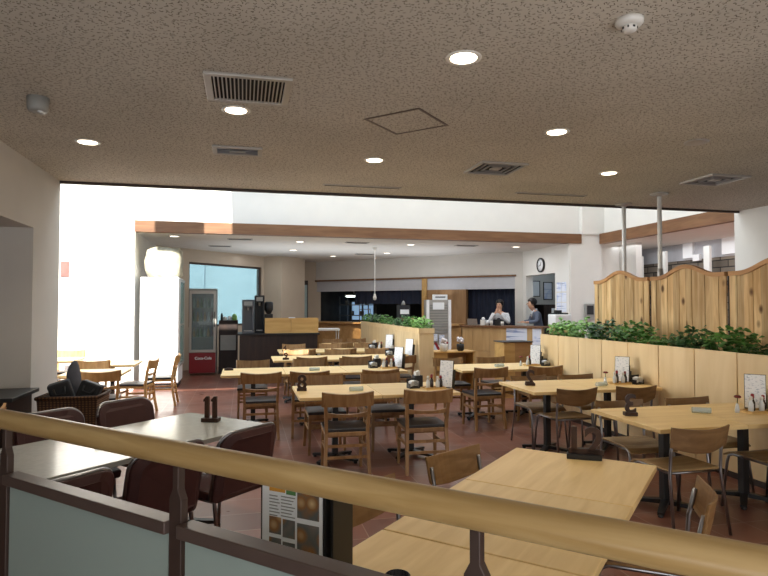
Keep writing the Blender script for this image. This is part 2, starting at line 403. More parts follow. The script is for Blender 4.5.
# light well: sunlit left end wall, upper walls, roof over the right part
struct('wall_rear_left', MB().box(-9, 11.95, 0, -2.03, 12.2, 6.6).box(-2.28, 12.2, 0, -2.03, 14.9, ZC), M['wall'])
struct('wall_rear_upper', MB().box(-2.03, 12.02, ZC+.18, 7.95, 12.22, 6.6), M['wall'])
struct('wall_far_left', MB().box(-9.2, 7.3, 0, -9, 12.2, 6.6), M['wall'])
struct('sunblock_wall', MB().box(1.0, 7.2, ZC+.25, 8.2, 7.32, 6.6).box(-1.42, 7.2, ZC+.5, 1.0, 7.32, 6.4).box(-.42, 7.2, 6.4, 1.0, 7.32, 6.6).box(-1.85, 7.2, 6.42, -.95, 7.32, 6.8), M['wall'])  # unseen; slot, gap and loose panel shaped to cut the sun patches
struct('wall_right_upper', MB().box(7.98, 7.0, ZC+.2, 8.2, 12.2, 6.6), M['wall'])
struct('sunblock_roof', MB().box(-.42, 7.2, 6.6, 8.2, 12.25, 6.8), M['wall'])  # unseen cover, shaped so the sun enters only at the left
struct('beam_rear', MB().box(-2.03, 11.9, ZC-.01, 7.4, 12.08, ZC+.205), M['fascia'])
o = struct('beam_right', MB().box(-2.55, -.06, -.01, 2.4, .08, .22), M['fascia']); o.location = (7.93, 9.5, ZC); o.rotation_euler = (0, 0, PI/2)
struct('ceiling_rear', MB().box(-9, 12.08, ZC, 7.42, 20.5, ZC+.2), M['wall'])
struct('ceiling_right', MB().box(7.98, 6.5, ZC+.0, 13, 20.5, ZC+.2), M['wall'])
# rear walls: 45 degree window wall, pier, slit wall, 45 degree kitchen wall, clock wall
W45 = Matrix.Rotation(A45, 4, 'Z')                    # local x -> s axis, local y -> t axis
def slab45(mb, s0, t0, z0, s1, t1, z1): return mb.box(s0, t0, z0, s1, t1, z1, W45)
mb = MB(); slab45(mb, 8.6, 11.8, 0, 9.9, 12.0, ZC); slab45(mb, 9.9, 11.8, 2.68, 12.6, 12.0, ZC); slab45(mb, 9.9, 11.8, 0, 12.6, 12.0, 1.05); slab45(mb, 12.47, 11.8, 1.05, 12.6, 12.0, 2.68)
struct('wall_rear_window', mb, M['walltan'])
mb = MB(); slab45(mb, 9.9, 11.84, 1.05, 9.95, 11.92, 2.68); slab45(mb, 12.42, 11.84, 1.05, 12.47, 11.92, 2.68); slab45(mb, 9.9, 11.84, 2.63, 12.47, 11.92, 2.68); slab45(mb, 9.9, 11.84, 1.05, 12.47, 11.92, 1.1)
w1 = struct('window_1', mb, M['darktrim'])
mb = MB(); slab45(mb, 9.95, 11.87, 1.1, 12.42, 11.88, 2.63); obj('pane', mb, M['clear'], w1)
struct('pier_rear', MB().prism([(.5,17.25),(1.02,16.95),(1.75,17.75),(1.75,19.4),(.5,19.4)], 0, ZC), M['walltan'])
struct('wall_rear_slit', MB().box(1.7, 19.05, 0, 1.8, 19.2, ZC).box(1.99, 19.05, 0, 2.4, 19.2, ZC).box(1.8, 19.05, 2.4, 1.99, 19.2, ZC).box(1.8, 19.05, 0, 1.99, 19.2, 1.1), M['walltan'])
w4 = struct('window_4', MB().box(1.8, 19.08, 1.1, 1.99, 19.1, 2.26), M['frosted'])
obj('frame', MB().box(1.8, 19.06, 2.26, 1.99, 19.12, 2.4).box(1.8, 19.06, 1.1, 1.82, 19.12, 2.26).box(1.97, 19.06, 1.1, 1.99, 19.12, 2.26), M['darktrim'], w4)
struct('exterior_building', MB().box(-9, 25.5, -2, 4, 26, 3.9).box(-5, 25.2, -2, -1.6, 25.5, 9), M['facade'])
mb = MB()
slab45(mb, 15.06, 5.0, 2.38, 15.26, 11.95, ZC)        # above the header rail
slab45(mb, 15.06, 5.0, 0, 15.26, 5.24, 2.38)          # right end
slab45(mb, 15.06, 11.88, 0, 15.26, 11.95, 2.38)       # left end
struct('wall_rear', mb, M['wallwarm'])
mb = MB(); slab45(mb, 15.02, 5.2, 2.36, 15.08, 11.9, 2.41); struct('trim_2', mb, M['fascia'])
mb = MB(); slab45(mb, 15.02, 7.85, 1.1, 15.1, 8.0, 2.36); struct('trim_3', mb, M['boxwood'])
mb = MB(); slab45(mb, 15.08, 5.24, 2.04, 15.14, 11.88, 2.36); struct('wall_rear_header', mb, M['wallgrey'])
mb = MB(); slab45(mb, 15.06, 6.64, 0, 15.2, 7.85, 2.04); struct('wall_rear_panel', mb, wood('brown_panel', (158, 122, 84), (136, 102, 66), 'Z', 3, 6, .5))
mb = MB(); slab45(mb, 17.2, 5.3, 0, 17.3, 12, ZC); slab45(mb, 15.26, 5.1, 0, 17.2, 5.2, ZC); slab45(mb, 15.26, 11.95, 0, 17.2, 12.05, ZC); struct('wall_kitchen', mb, M['kitchen'])
struct('wall_rear_right', MB().box(7.1, 11.95, 0, 7.3, 12.56, ZC).box(7.1, 14.03, 0, 7.3, 15.2, ZC).box(7.1, 12.56, 2.36, 7.3, 14.03, ZC), M['wall'])
struct('wall_office', MB().box(8.5, 11.5, 0, 8.65, 15.2, ZC).box(7.3, 15.0, 0, 8.5, 15.2, ZC), M['wallwarm'])
struct('pier_right', MB().box(7.13, 11.93, 0, 7.92, 12.3, ZC+.2).box(7.92, 12.1, 0, 8.85, 12.3, ZC).box(7.42, 11.9, ZC+.2, 7.98, 12.2, 6.6), M['wall'])
# the lower room beyond the right fascia: stone wall, white posts, hanging light bands
struct('wall_stone', MB().box(9.8, 6, 0, 10, 20, 2.62), M['stone'])
struct('wall_stone_upper', MB().box(9.78, 6, 2.62, 10, 20, ZC), M['wallgrey'])
for i, (yy, w) in enumerate(((12.7, .12), (11.86, .14), (10.55, .16))):
    struct('column_right', MB().box(9.5, yy-w/2, 0, 9.56, yy+w/2, ZC-.15 if i else ZC-.2), M['wall'])
struct('window_2', MB().box(9.72, 11.2, 2.66, 9.78, 11.5, 3.0).box(9.72, 11.0, 2.58, 9.78, 11.2, 2.72), M['white'])
struct('window_3', MB().box(9.72, 9.95, 2.66, 9.78, 10.37, 3.0), M['white'])
struct('wall_right_room', MB().box(12.8, 6, 0, 13, 20.4, ZC), M['walldark'])

# ------------------------------------------------------------------ ceiling fittings
dl = thing('ceiling_downlight', 'round downlight nearest the large slatted ceiling grille', 'downlight', (-.07, 4.37, ZC))
obj('trim_ring', MB().lathe([(.075,-.002),(.092,-.01),(.104,-.004),(.104,.0)], n=28), M['whiteplastic'], dl)
obj('diffuser', MB().lathe([(.0,-.006),(.076,-.006),(.076,-.001)], n=28), M['led'], dl)
for x, y, lab in ((1.21, 3.14, 'round downlight closest to the camera, near the ceiling hatch'), (-1.33, 5.52, 'round downlight by the left wall above the white opening'),
                  (1.22, 5.57, 'round downlight just beyond the square ceiling hatch'), (2.47, 4.32, 'round downlight between the hatch and the blank ceiling disc'),
                  (3.78, 5.54, 'round downlight between the two square ceiling diffusers')):
    dup(dl, (x, y, ZC), 0, lab)
rl = thing('ceiling_downlight', 'small rear downlight above the tall white fridge', 'downlight', (-1.4, 12.6, ZC))
obj('trim_ring', MB().lathe([(.085,-.002),(.1,-.012),(.11,-.004),(.11,.0)], n=20), M['whiteplastic'], rl)
obj('diffuser', MB().lathe([(.0,-.006),(.086,-.006),(.086,-.001)], n=20), M['ledrear'], rl)
for x, y, lab in ((1.18, 13.04, 'rear downlight near the beam, above the dark counter'), (1.19, 15.06, 'rear downlight before the beige pier'), (2.44, 16.61, 'farthest rear downlight, before the kitchen hatch'),
                  (3.73, 13.08, 'rear downlight near the beam, right of the hanging cord'), (3.71, 15.34, 'rear downlight deeper in, right of the hanging cord'), (6.33, 13.01, 'rear downlight above the reception counter')):
    dup(rl, (x, y, ZC), 0, lab)
# large slatted return grille
g = thing('ceiling_grille', 'large rectangular ceiling grille with many parallel slats', 'vent', (.015, 3.92, ZC))
fr = MB()
for a in ((-.27,-.25,.27,-.21),(-.27,.21,.27,.25),(-.27,-.21,-.225,.21),(.225,-.21,.27,.21)): fr.box(a[0],a[1],-.018,a[2],a[3],0)
obj('frame', fr, M['alu'], g, .003)
sl = MB()
for i in range(18):
    x = -.21+.42*i/17; sl.box(x-.004, -.21, -.016, x+.004, .21, -.002)
obj('slats', sl, M['alu'], g)
obj('backing', MB().box(-.225,-.21,-.003,.225,.21,-.001), M['darkvoid'], g)
# smaller chrome bar diffuser
g = thing('ceiling_diffuser', 'small rectangular chrome ceiling diffuser behind the slatted grille', 'vent', (-.07, 5.5, ZC))
fr = MB()
for a in ((-.22,-.14,.22,-.1),(-.22,.1,.22,.14),(-.22,-.1,-.18,.1),(.18,-.1,.22,.1)): fr.box(a[0],a[1],-.018,a[2],a[3],0)
obj('frame', fr, M['alu'], g, .003)
sl = MB()
for i in range(4): sl.box(-.18, -.08+.05*i, -.014, .18, -.06+.05*i, -.004)
obj('slats', sl, M['chrome'], g); obj('core', MB().box(-.07,-.03,-.02,.07,.03,-.004), M['greyplastic'], g)
obj('backing', MB().box(-.18,-.1,-.003,.18,.1,-.001), M['darkvoid'], g)
# square four-way diffusers
def sq_diff(x, y, lab):
    g = thing('ceiling_diffuser', lab, 'vent', (x, y, ZC))
    def ring(h, w, z0, z1, mb=None):
        mb = mb or MB()
        for a in ((-h,-h,h,-h+w),(-h,h-w,h,h),(-h,-h+w,-h+w,h-w),(h-w,-h+w,h,h-w)): mb.box(a[0],a[1],z0,a[2],a[3],z1)
        return mb
    obj('frame', ring(.25,.03,-.02,0), M['alu'], g)
    obj('louvre', ring(.175,.016,-.016,-.004), M['steel'], g); obj('louvre', ring(.115,.016,-.016,-.004), M['steel'], g)
    obj('core', MB().box(-.05,-.05,-.016,.05,.05,-.004), M['alu'], g)
    obj('backing', MB().box(-.225,-.225,-.004,.225,.225,-.001), M['darkvoid'], g)
    return g
sq_diff(2.5, 5.6, 'square ceiling diffuser left of centre, above the middle tables')
sq_diff(5.12, 5.55, 'square ceiling diffuser near the right white wall')
# access hatch set at 45 degrees
g = obj('ceiling_hatch', MB().box(-.22,-.22,-.002,.22,.22,0), M['ceiling']); g.location = (1.21, 4.35, ZC); g.rotation_euler = (0,0,A45)
tag(g, 'square ceiling access hatch with a thin metal edge', 'hatch')
fr = MB()
for a in ((-.238,-.238,.238,-.22),(-.238,.22,.238,.238),(-.238,-.22,-.22,.22),(.22,-.22,.238,.22)): fr.box(a[0],a[1],-.006,a[2],a[3],0)
obj('edge_frame', fr, M['bronze_bar'], g)
# smoke detectors, speaker disc, slots
def detector(x, y, lab):
    g = thing('smoke_detector', lab, 'smoke detector', (x, y, ZC))
    obj('base', MB().lathe([(.03,-.034),(.058,-.03),(.068,-.018),(.068,0)], n=24), M['whiteplastic'], g)
    obj('chamber', MB().lathe([(.012,-.062),(.03,-.058),(.036,-.05),(.036,-.034)], n=20), M['whiteplastic'], g)
    s = MB()
    for i in range(8):
        a = 2*PI*i/8; s.box(.031*math.cos(a)-.006, .031*math.sin(a)-.006, -.05, .031*math.cos(a)+.006, .031*math.sin(a)+.006, -.04)
    obj('slots', s, M['darkvoid'], g)
detector(1.85, 2.53, 'white smoke detector at the top right of the ceiling')
g = thing('ceiling_fixture', 'grey cylindrical ceiling fixture with a small lens, on the left', 'ceiling fixture', (-1.38, 4.42, ZC))
obj('housing', MB().lathe([(.03,-.1),(.058,-.095),(.066,-.08),(.07,0)], n=24), M['greyplastic'], g)
obj('lens', MB().lathe([(.0,-.106),(.018,-.102),(.02,-.098)], c=(.02,-.02,0), n=14), M['glasswhite'], g)
g = obj('ceiling_disc', MB().lathe([(.0,-.012),(.085,-.012),(.1,-.006),(.1,0)], n=28), M['alu']); g.location = (3.8, 4.31, ZC); tag(g, 'flat round blank disc on the ceiling at right', 'ceiling disc')
g = obj('ceiling_slot', MB().box(-.47,-.03,-.012,.47,.03,0), M['alu']); g.location = (1.35, 6.82, ZC); tag(g, 'thin slot diffuser near the ceiling edge, left one', 'vent')
obj('slot', MB().box(-.45,-.012,-.014,.45,.012,-.006), M['darkvoid'], g)
g = obj('ceiling_slot', MB().box(-.49,-.03,-.012,.49,.03,0), M['alu']); g.location = (3.78, 6.76, ZC); tag(g, 'thin slot diffuser near the ceiling edge, right one', 'vent')
obj('slot', MB().box(-.47,-.012,-.014,.47,.012,-.006), M['darkvoid'], g)
for x, y, lab in ((-.1,12.84,'rear ceiling vent nearest the left end of the beam'), (-.57,14.45,'rear ceiling vent before the bright window'), (2.44,12.95,'rear ceiling vent by the beam above the middle rows'),
                  (3.19,15.77,'rear ceiling vent before the kitchen hatch'), (5.05,13.0,'rear ceiling vent above the display rack')):
    g = thing('ceiling_diffuser', lab, 'vent', (x, y, ZC))
    obj('frame', MB().box(-.26,-.12,-.012,.26,-.09,0).box(-.26,.09,-.012,.26,.12,0).box(-.26,-.09,-.012,-.23,.09,0).box(.23,-.09,-.012,.26,.09,0), M['alu'], g)
    obj('backing', MB().box(-.23,-.09,-.005,.23,.09,-.002), M['darkvoid'], g)

# ------------------------------------------------------------------ tables
def make_table(w, d, label, loc, rz=0., group=None, top='table', h=.71):
    t = thing('dining_table', label, 'table', (loc[0], loc[1], 0), rz, group)
    obj('tabletop', MB().box(-w/2+.002, -d/2, h-.032, w/2-.002, d/2, h), M[top], t, .004)
    obj('column', MB().box(-.03,-.03,.04,.03,.03,h-.045), M['black'], t, .004)
    obj('top_plate', MB().box(-.22,-.03,h-.045,.22,.03,h-.032).box(-.03,-.22,h-.045,.03,.22,h-.032), M['black'], t)
    f = MB()
    for a in range(4):
        m = Matrix.Rotation(a*PI/2+PI/4, 4, 'Z')
        p0 = m @ Vector((.02,0,.05)); p1 = m @ Vector((.275,0,.028))
        f.beam(p0, p1, .06, .035, w1=.045, d1=.02)
        q = m @ Vector((.26,0,0)); f.lathe([(.018,0),(.02,.006),(.014,.022)], c=(q.x,q.y,0), n=10)
    obj('cross_foot', f, M['black'], t)
    return t
TW, TD = .81, .86
rows = {
 'r1': (6.07, (.915, 1.725), .81), 'r2': (8.09, (.12, .93, 1.74), .81), 'r3': (10.0, (.85, 1.64, 2.43), .79),
 'r4': (11.62, (1.02, 1.77, 2.52), .75), 'r5': (13.4, (2.05, 2.65), .6)}
rowname = {'r1': 'nearest middle row', 'r2': 'second middle row', 'r3': 'third middle row', 'r4': 'fourth middle row', 'r5': 'farthest middle row'}
pos3 = {1: ('',), 2: ('left', 'right'), 3: ('left', 'middle', 'right')}
for k, (y, xs, w) in rows.items():
    for i, x in enumerate(xs):
        make_table(w, TD, 'pale beech square table, %s one of the %s' % (pos3[len(xs)][i], rowname[k]), (x, y))
rr = {'R1': (4.05, 'nearest row along the right planter'), 'R2': (5.9, 'second row along the right planter'), 'R3': (7.93, 'far row at the right planter end')}
for k, (y, nm) in rr.items():
    for i, x in enumerate((3.225, 3.97)):
        make_table(.745, .86, 'pale beech table, %s one of the %s' % (('aisle side', 'planter side')[i], nm), (x, y))
for s, lab in ((3.156, 'front beech table carrying the number 12, far end of its row'), (2.375, 'front beech table, middle of the row running under the handrail'), (1.59, 'front beech table nearest the railing, under the menu binder')):
    x, y = st(s, .835); make_table(.78, .79, lab, (x, y), A45)
for s, lab in ((2.85, 'shiny grey laminate table with the number 11'), (1.95, 'shiny grey laminate table by the left railing post')):
    x, y = st(s, 3.465); make_table(.9, .87, lab, (x, y), A45, None, 'laminate')
# sunlit tables at the left
for x, y, lab in ((-1.9, 8.5, 'sunlit wooden table just behind the wicker basket'), (-1.95, 9.75, 'sunlit wooden table between the basket and the white fridge'), (-3.0, 10.6, 'sunlit wooden table farthest back at the left white wall')):
    make_table(.75, .75, lab, (x, y))

# ------------------------------------------------------------------ chairs
def ladder_chair(label, wood='chair', name='ladder_back_chair'):
    t = thing(name, label, 'chair'); W = M[wood]
    # seat frame + cushion
    obj('seat_frame', MB().box(-.2,-.2,.385,.2,.2,.425), W, t, .006)
    obj('seat', MB().sheet(lambda u,v: (-.205+.41*u, -.19+.4*v, .437+.012*math.sin(PI*u)*math.sin(PI*v)), 6, 6, .03), M['cushion'], t, .006, label='black cushioned seat')
    for sx in (-1, 1):
        pts = [(sx*.205,-.245,0),(sx*.196,-.205,.22),(sx*.19,-.19,.42),(sx*.197,-.215,.6),(sx*.208,-.255,.775)]
        m = MB()
        for a, b in zip(pts[:-1], pts[1:]):
            m.beam(a, b, .03, .034, up=(0,1,0))
        obj('leg', m, W, t)
        obj('leg', MB().beam((sx*.19,.2,0),(sx*.182,.182,.39), .026, .026, up=(0,1,0), w1=.034, d1=.034), W, t)
    def rail(z0, z1, yb, bow, wx, th):
        return MB().sheet(lambda u,v: (-wx+2*wx*u, yb-bow*math.sin(PI*u)-(z0+(z1-z0)*v-.6)*.18, z0+(z1-z0)*v+(.02*(abs(2*u-1)**2) if v > .9 else 0)), 8, 2, th)
    obj('backrest', rail(.668, .782, -.222, .035, .236, .02), W, t)
    obj('back_slat', rail(.565, .592, -.215, .02, .195, .016), W, t)
    for z, yb in ((.3,-.2),(.2,-.213)): obj('stretcher', MB().beam((-.19,yb,z),(.19,yb,z), .018, .026), W, t)
    for sx in (-1, 1): obj('stretcher', MB().beam((sx*.192,-.205,.265),(sx*.186,.19,.265), .018, .028), W, t)
    obj('stretcher', MB().beam((-.185,.19,.31),(.185,.19,.31), .018, .028), W, t)
    return t
def tube_chair(label, wood='ply', seatwood='ply_seat', name='plywood_chair'):
    t = thing(name, label, 'chair')
    def back(u, v):
        z = .585+.155*v; x = (-.235+.47*u)*(1.-.06*(1-v))
        zz = z+(.018*(2*u-1)**2 if v > .5 else -.012*math.sin(PI*u)+.03*(2*u-1)**2*(v < .2))
        return (x, -.225-.05*math.sin(PI*u)-(z-.6)*.22, zz)
    obj('backrest', MB().sheet(back, 10, 4, .012), M[wood], t, .003)
    def seat(u, v):
        y = -.2+.42*v; z = .445-.012*math.sin(PI*u)*math.sin(PI*v)+.0*v
        if v > .75: z -= .035*((v-.75)/.25)**2
        return (-.21+.42*u, y, z)
    obj('seat', MB().sheet(seat, 6, 8, .012), M[seatwood], t, .003)
    for sx in (-1, 1):
        obj('leg', MB().tube([(sx*.225,-.26,0),(sx*.205,-.2,.43),(sx*.203,-.21,.57),(sx*.205,-.24,.7)], .011, 8), M['chrome'], t, label='chrome tube leg')
        obj('leg', MB().tube([(sx*.215,.235,0),(sx*.2,.19,.36),(sx*.197,.175,.41),(sx*.19,.14,.428),(sx*.19,-.18,.428)], .011, 8), M['chrome'], t, label='chrome tube leg')
    obj('cross_bar', MB().tube([(-.19,.1,.425),(.19,.1,.425)], .009, 8), M['chrome'], t); obj('cross_bar', MB().tube([(-.2,-.18,.425),(.2,-.18,.425)], .009, 8), M['chrome'], t)
    return t
def padded_chair(label, name='padded_chair'):
    t = thing(name, label, 'chair')
    def outline(w, z0, z1, r, n=7):
        pts = []
        for cx, cz, a0 in ((w-r, z1-r, 0), (-w+r, z1-r, 90), (-w+.03, z0+.03, 180), (w-.03, z0+.03, 270)):
            rr = r if cz > .6 else .03
            for i in range(n+1):
                a = math.radians(a0+90*i/n); pts.append((cx+rr*math.cos(a), cz+rr*math.sin(a)))
        return pts
    ol = outline(.24, .4, .82, .09)
    def bend(x, z, off): return (x, -.2-(z-.42)*.2-.05*(1-(x/.24)**2)+off, z)
    n = len(ol); vs = [bend(x,z,.024) for x,z in ol]+[bend(x,z,-.024) for x,z in ol]+[bend(x*.8,(z-.61)*.8+.61,.034) for x,z in ol]+[bend(x*.8,(z-.61)*.8+.61,-.034) for x,z in ol]
    fs = [(i,(i+1)%n,n+(i+1)%n,n+i) for i in range(n)]+[(2*n+i,2*n+(i+1)%n,(i+1)%n,i) for i in range(n)]+[(n+i,n+(i+1)%n,3*n+(i+1)%n,3*n+i) for i in range(n)]
    fs += [tuple(range(2*n,3*n)), tuple(reversed(range(3*n,4*n)))]
    obj('backrest', MB().add(vs, fs), M['maroon'], t, .006)
    obj('edge_trim', MB().tube([bend(x*1.01,(z-.61)*1.01+.61,0) for x,z in ol[:2*8]]+[bend(ol[16][0]*1.01,.42,0)], .011, 8), M['chrome'], t, label='metal edge of the backrest')
    def seat(u, v):
        return (-.225+.45*u, -.18+.42*v, .43+.02*math.sin(PI*u)*math.sin(PI*v)-.02*max(0,v-.8)*5)
    obj('seat', MB().sheet(seat, 8, 8, .06), M['maroon'], t, .015)
    for sx in (-1, 1):
        obj('leg', MB().tube([(sx*.22,-.27,0),(sx*.21,-.2,.41),(sx*.21,-.21,.5)], .012, 8), M['chrome'], t, label='chrome tube leg')
        obj('leg', MB().tube([(sx*.21,.22,0),(sx*.2,.18,.4)], .012, 8), M['chrome'], t, label='chrome tube leg')
    obj('seat_frame', MB().tube([(-.2,.17,.395),(.2,.17,.395),(.2,-.17,.395),(-.2,-.17,.395),(-.2,.17,.395)], .01, 8), M['chrome'], t)
    return t

used = {}
def place(kind, x, y, rz, label):
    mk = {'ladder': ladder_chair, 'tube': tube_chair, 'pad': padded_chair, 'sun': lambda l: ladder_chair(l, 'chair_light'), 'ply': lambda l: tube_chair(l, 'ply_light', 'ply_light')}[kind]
    if kind not in used:
        o = mk(label); o.location = (x, y, 0); o.rotation_euler = (0,0,rz); used[kind] = o
    else: o = dup(used[kind], (x, y, 0), rz, label)
    return o
cn = {'near': 'wooden ladder-back chair, back to the camera, at the %s table of the %s', 'far': 'wooden ladder-back chair facing the camera behind the %s table of the %s'}
def rowchairs(k, near_y, near_x, far_y, far_x, names):
    for x, nm in zip(near_x, names): place('ladder', x, near_y+random.uniform(-.02,.02), random.uniform(-.05,.05), cn['near'] % (nm, rowname[k]))
    for x, nm in zip(far_x, names): place('ladder', x, far_y+random.uniform(-.02,.02), PI+random.uniform(-.05,.05), cn['far'] % (nm, rowname[k]))
rowchairs('r1', 5.58, (.93, 1.70), 6.5, (.87, 1.55), ('left', 'right'))
rowchairs('r2', 7.4, (.2, .78, 1.64), 8.57, (.12, .95, 1.63), ('left', 'middle', 'right'))
rowchairs('r3', 9.37, (1.03, 1.73, 2.45), 10.45, (.92, 1.66, 2.4), ('left', 'middle', 'right'))
rowchairs('r4', 11.08, (1.05, 1.8, 2.5), 12.07, (1.0, 1.75, 2.5), ('left', 'middle', 'right'))
rowchairs('r5', 12.85, (2.05, 2.63), 13.82, (2.05, 2.63), ('left', 'right'))
# right rows
for x, y, rz, lab in ((3.06,7.3,.05,'wooden ladder-back chair at the aisle end of the far right row, back to the camera'), (3.85,7.3,-.05,'wooden ladder-back chair by the planter end, back to the camera'),
                      (3.0,8.27,PI-.04,'wooden ladder-back chair behind the far right row, aisle side'), (3.72,8.27,PI+.04,'wooden ladder-back chair behind the far right row, planter side')):
    place('ladder', x, y, rz, lab)
for x, y, rz, lab in ((3.26,5.62,.04,'brown plywood chair with chrome legs, aisle side front of the second right row'), (3.96,5.62,-.03,'brown plywood chair against the planter, front of the second right row'),
                      (3.3,6.21,PI+.02,'brown plywood chair with chrome legs tucked behind the second right row, aisle side'), (3.92,6.21,PI,'brown plywood chair tucked behind the second right row, planter side'),
                      (3.05,3.72,0.,'large brown plywood chair, back to camera, at the nearest right table'), (3.9,3.74,0,'brown plywood chair cut by the right edge at the nearest right table'),
                      (3.2,4.34,PI-.03,'brown plywood chair behind the nearest right row, aisle side'), (3.91,4.34,PI+.02,'brown plywood chair behind the nearest right row, planter side')):
    place('tube', x, y, rz, lab)
for s, t, rz, lab in ((3.03,1.2,PI+A45-.27,'warm brown plywood chair left of the number 12 table'), (2.27,1.27,PI+A45-.1,'warm brown plywood chair at the left side of the middle front table'),
                      (3.0,.44,A45+.15,'plywood chair seen edge-on, right of the number 12 table')):
    x, y = st(s, t); place('ply', x, y, rz, lab)
for s, t, rz, lab in ((2.72,2.95,A45,'maroon padded chair with visible seat, right end of the grey table'), (2.14,2.97,A45,'maroon padded chair in the middle of the near side of the grey tables'), (1.5,2.87,A45,'maroon padded chair nearest the left railing post'),
                      (2.95,3.98,PI+A45,'maroon padded chair on the far side of the number 11 table'), (2.35,3.98,PI+A45,'maroon padded chair on the far side, by the wicker basket')):
    x, y = st(s, t); place('pad', x, y, rz, lab)
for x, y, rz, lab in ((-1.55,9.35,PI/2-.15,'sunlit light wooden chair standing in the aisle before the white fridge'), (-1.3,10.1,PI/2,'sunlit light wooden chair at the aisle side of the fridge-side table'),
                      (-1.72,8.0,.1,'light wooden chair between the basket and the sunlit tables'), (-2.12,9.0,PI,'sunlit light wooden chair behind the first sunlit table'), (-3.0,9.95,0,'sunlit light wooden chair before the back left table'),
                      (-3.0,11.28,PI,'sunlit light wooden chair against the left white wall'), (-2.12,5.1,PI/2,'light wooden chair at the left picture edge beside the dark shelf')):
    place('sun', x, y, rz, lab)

# ------------------------------------------------------------------ handrail in front
SR = 1.08
rg = thing('railing', 'railing with round wooden handrail, bronze posts and frosted glass', 'railing', (*st(SR, 0), 0), A45)
# local: x -> s (away from the camera), y -> t (to the left)
hr = MB().tube([(0, -1.6+4.6*i/12, 1.18) for i in range(13)], .034, 20)
o = obj('handrail', MB(), M['rail'], rg); bpy.data.objects.remove(o)
hb = MB().tube([(-1.6+4.6*i/12, 0, 0) for i in range(13)], .034, 24)
o = obj('handrail', hb, M['rail'], rg, label='round pale wooden handrail'); o.location = (0,0,1.18); o.rotation_euler = (0,0,PI/2)
for t in (2.22, 1.32, .455, -.42):
    p = MB().prism_x([(t-.024,.02),(t+.024,.02),(t+.024,1.06),(t+.011,1.085),(t+.011,1.15),(t-.011,1.15),(t-.011,1.085),(t-.024,1.06)], -.012, .012)
    obj('post', p, M['bronze'], rg, .002)
for a, b in ((2.244, 3.0), (1.344, 2.196), (.479, 1.296), (-.396, .431)):
    obj('flat_bar', MB().box(-.028, a, .965, .028, b, 1.0), M['bronze_bar'], rg, .003)
    obj('glass_panel', MB().box(-.005, a+.01, .12, .005, b-.01, .962), M['frosted'], rg, label='frosted grey-green glass panel')
    obj('flat_bar', MB().box(-.02, a, .08, .02, b, .118), M['bronze_bar'], rg, .003)

# ------------------------------------------------------------------ planters, plants, fence
px = 4.37; PE = 8.18
pl = thing('planter_box', 'long maple-panelled planter wall along the right tables', 'planter')
pw = .525
obj('core', MB().box(px+.02, -1.2, 0, 5.1, PE-.04, 1.05), M['darktrim'], pl)
y = PE; i = 0
while y > -1.1:
    obj('panel', MB().box(px, y-pw+.011, .06, px+.02, y, 1.155), M['panel'], pl, .002); y -= pw
obj('panel', MB().box(px+.02, PE-.04, .06, 5.1, PE-.01, 1.155), M['panel'], pl, .002)
obj('rim', MB().box(px+.02, -1.2, 1.05, px+.05, PE-.04, 1.15).box(px+.05, -1.2, 1.05, 5.08, -1.15, 1.15), M['panel'], pl)
obj('soil', MB().box(px+.05, -1.15, 1.05, 5.08, PE-.04, 1.08), M['soil'], pl)
obj('kick_board', MB().box(px+.012, -1.2, 0, px+.02, PE-.04, .06), M['darktrim'], pl)
p2 = thing('planter_box', 'maple planter box running back beside the middle rows', 'planter')
obj('body', MB().box(2.97, 9.9, 0, 3.24, 15.2, 1.1), M['panel'], p2, .004)
obj('rim', MB().box(2.96, 9.89, 1.1, 2.985, 15.2, 1.19).box(3.225, 9.89, 1.1, 3.25, 15.2, 1.19).box(2.985, 9.89, 1.1, 3.225, 9.915, 1.19), M['panel'], p2)
obj('soil', MB().box(2.985, 9.915, 1.1, 3.225, 15.2, 1.14), M['soil'], p2)

def foliage(n, rx, ry, h, L, W, seed, droop=.5):
    rnd = random.Random(seed); m = MB()
    for i in range(n):
        a = rnd.uniform(0, 2*PI); rr = math.sqrt(rnd.random()); bx, by = rx*rr*math.cos(a), ry*rr*math.sin(a)
        bz = h*rnd.uniform(.05, 1.)*(1-.45*rr); yaw = a+rnd.uniform(-.9, .9); l = L*rnd.uniform(.6, 1.25); w = W*rnd.uniform(.7, 1.2)
        el = rnd.uniform(-.3, .9); d = Vector((math.cos(yaw)*math.cos(el), math.sin(yaw)*math.cos(el), math.sin(el))); sd = Vector((-math.sin(yaw), math.cos(yaw), rnd.uniform(-.4,.4))).normalized()
        p = Vector((bx, by, bz)); q = p+d*l*.5; e = q+(d*.5-Vector((0,0,droop*.6)))*l*.7
        up = Vector((0,0,.12*l))
        m.add([p, q+sd*w-up*.2, e, q-sd*w-up*.2, q+up], [(0,1,4),(1,2,4),(2,3,4),(3,0,4)], True)
    return m
def fronds(n, r, L, seed):
    rnd = random.Random(seed); m = MB()
    for i in range(n):
        a = rnd.uniform(0, 2*PI); l = L*rnd.uniform(.7, 1.15); el = rnd.uniform(.5, 1.2)
        d = Vector((math.cos(a), math.sin(a), 0)); prev = Vector((r*math.cos(a)*rnd.random(), r*math.sin(a)*rnd.random(), 0)); pts = [prev.copy()]
        for k in range(6):
            e = el-k*.32; prev = prev+(d*math.cos(e)+Vector((0,0,math.sin(e))))*l/6; pts.append(prev.copy())
        sd = Vector((-math.sin(a), math.cos(a), 0))
        for k in range(1, 6):
            for s in (-1, 1):
                q = pts[k]; w = .085*l/.4*(1.1-k/7.); dirn = (sd*s+d*.45).normalized()
                m.add([q, q+dirn*w*.5+d*.012, q+dirn*w-Vector((0,0,.02)), q+dirn*w*.5-d*.014], [(0,1,2,3)])
    return m
fm = [foliage(240, .17, .2, .29, .08, .028, s) for s in (1, 2, 3)]
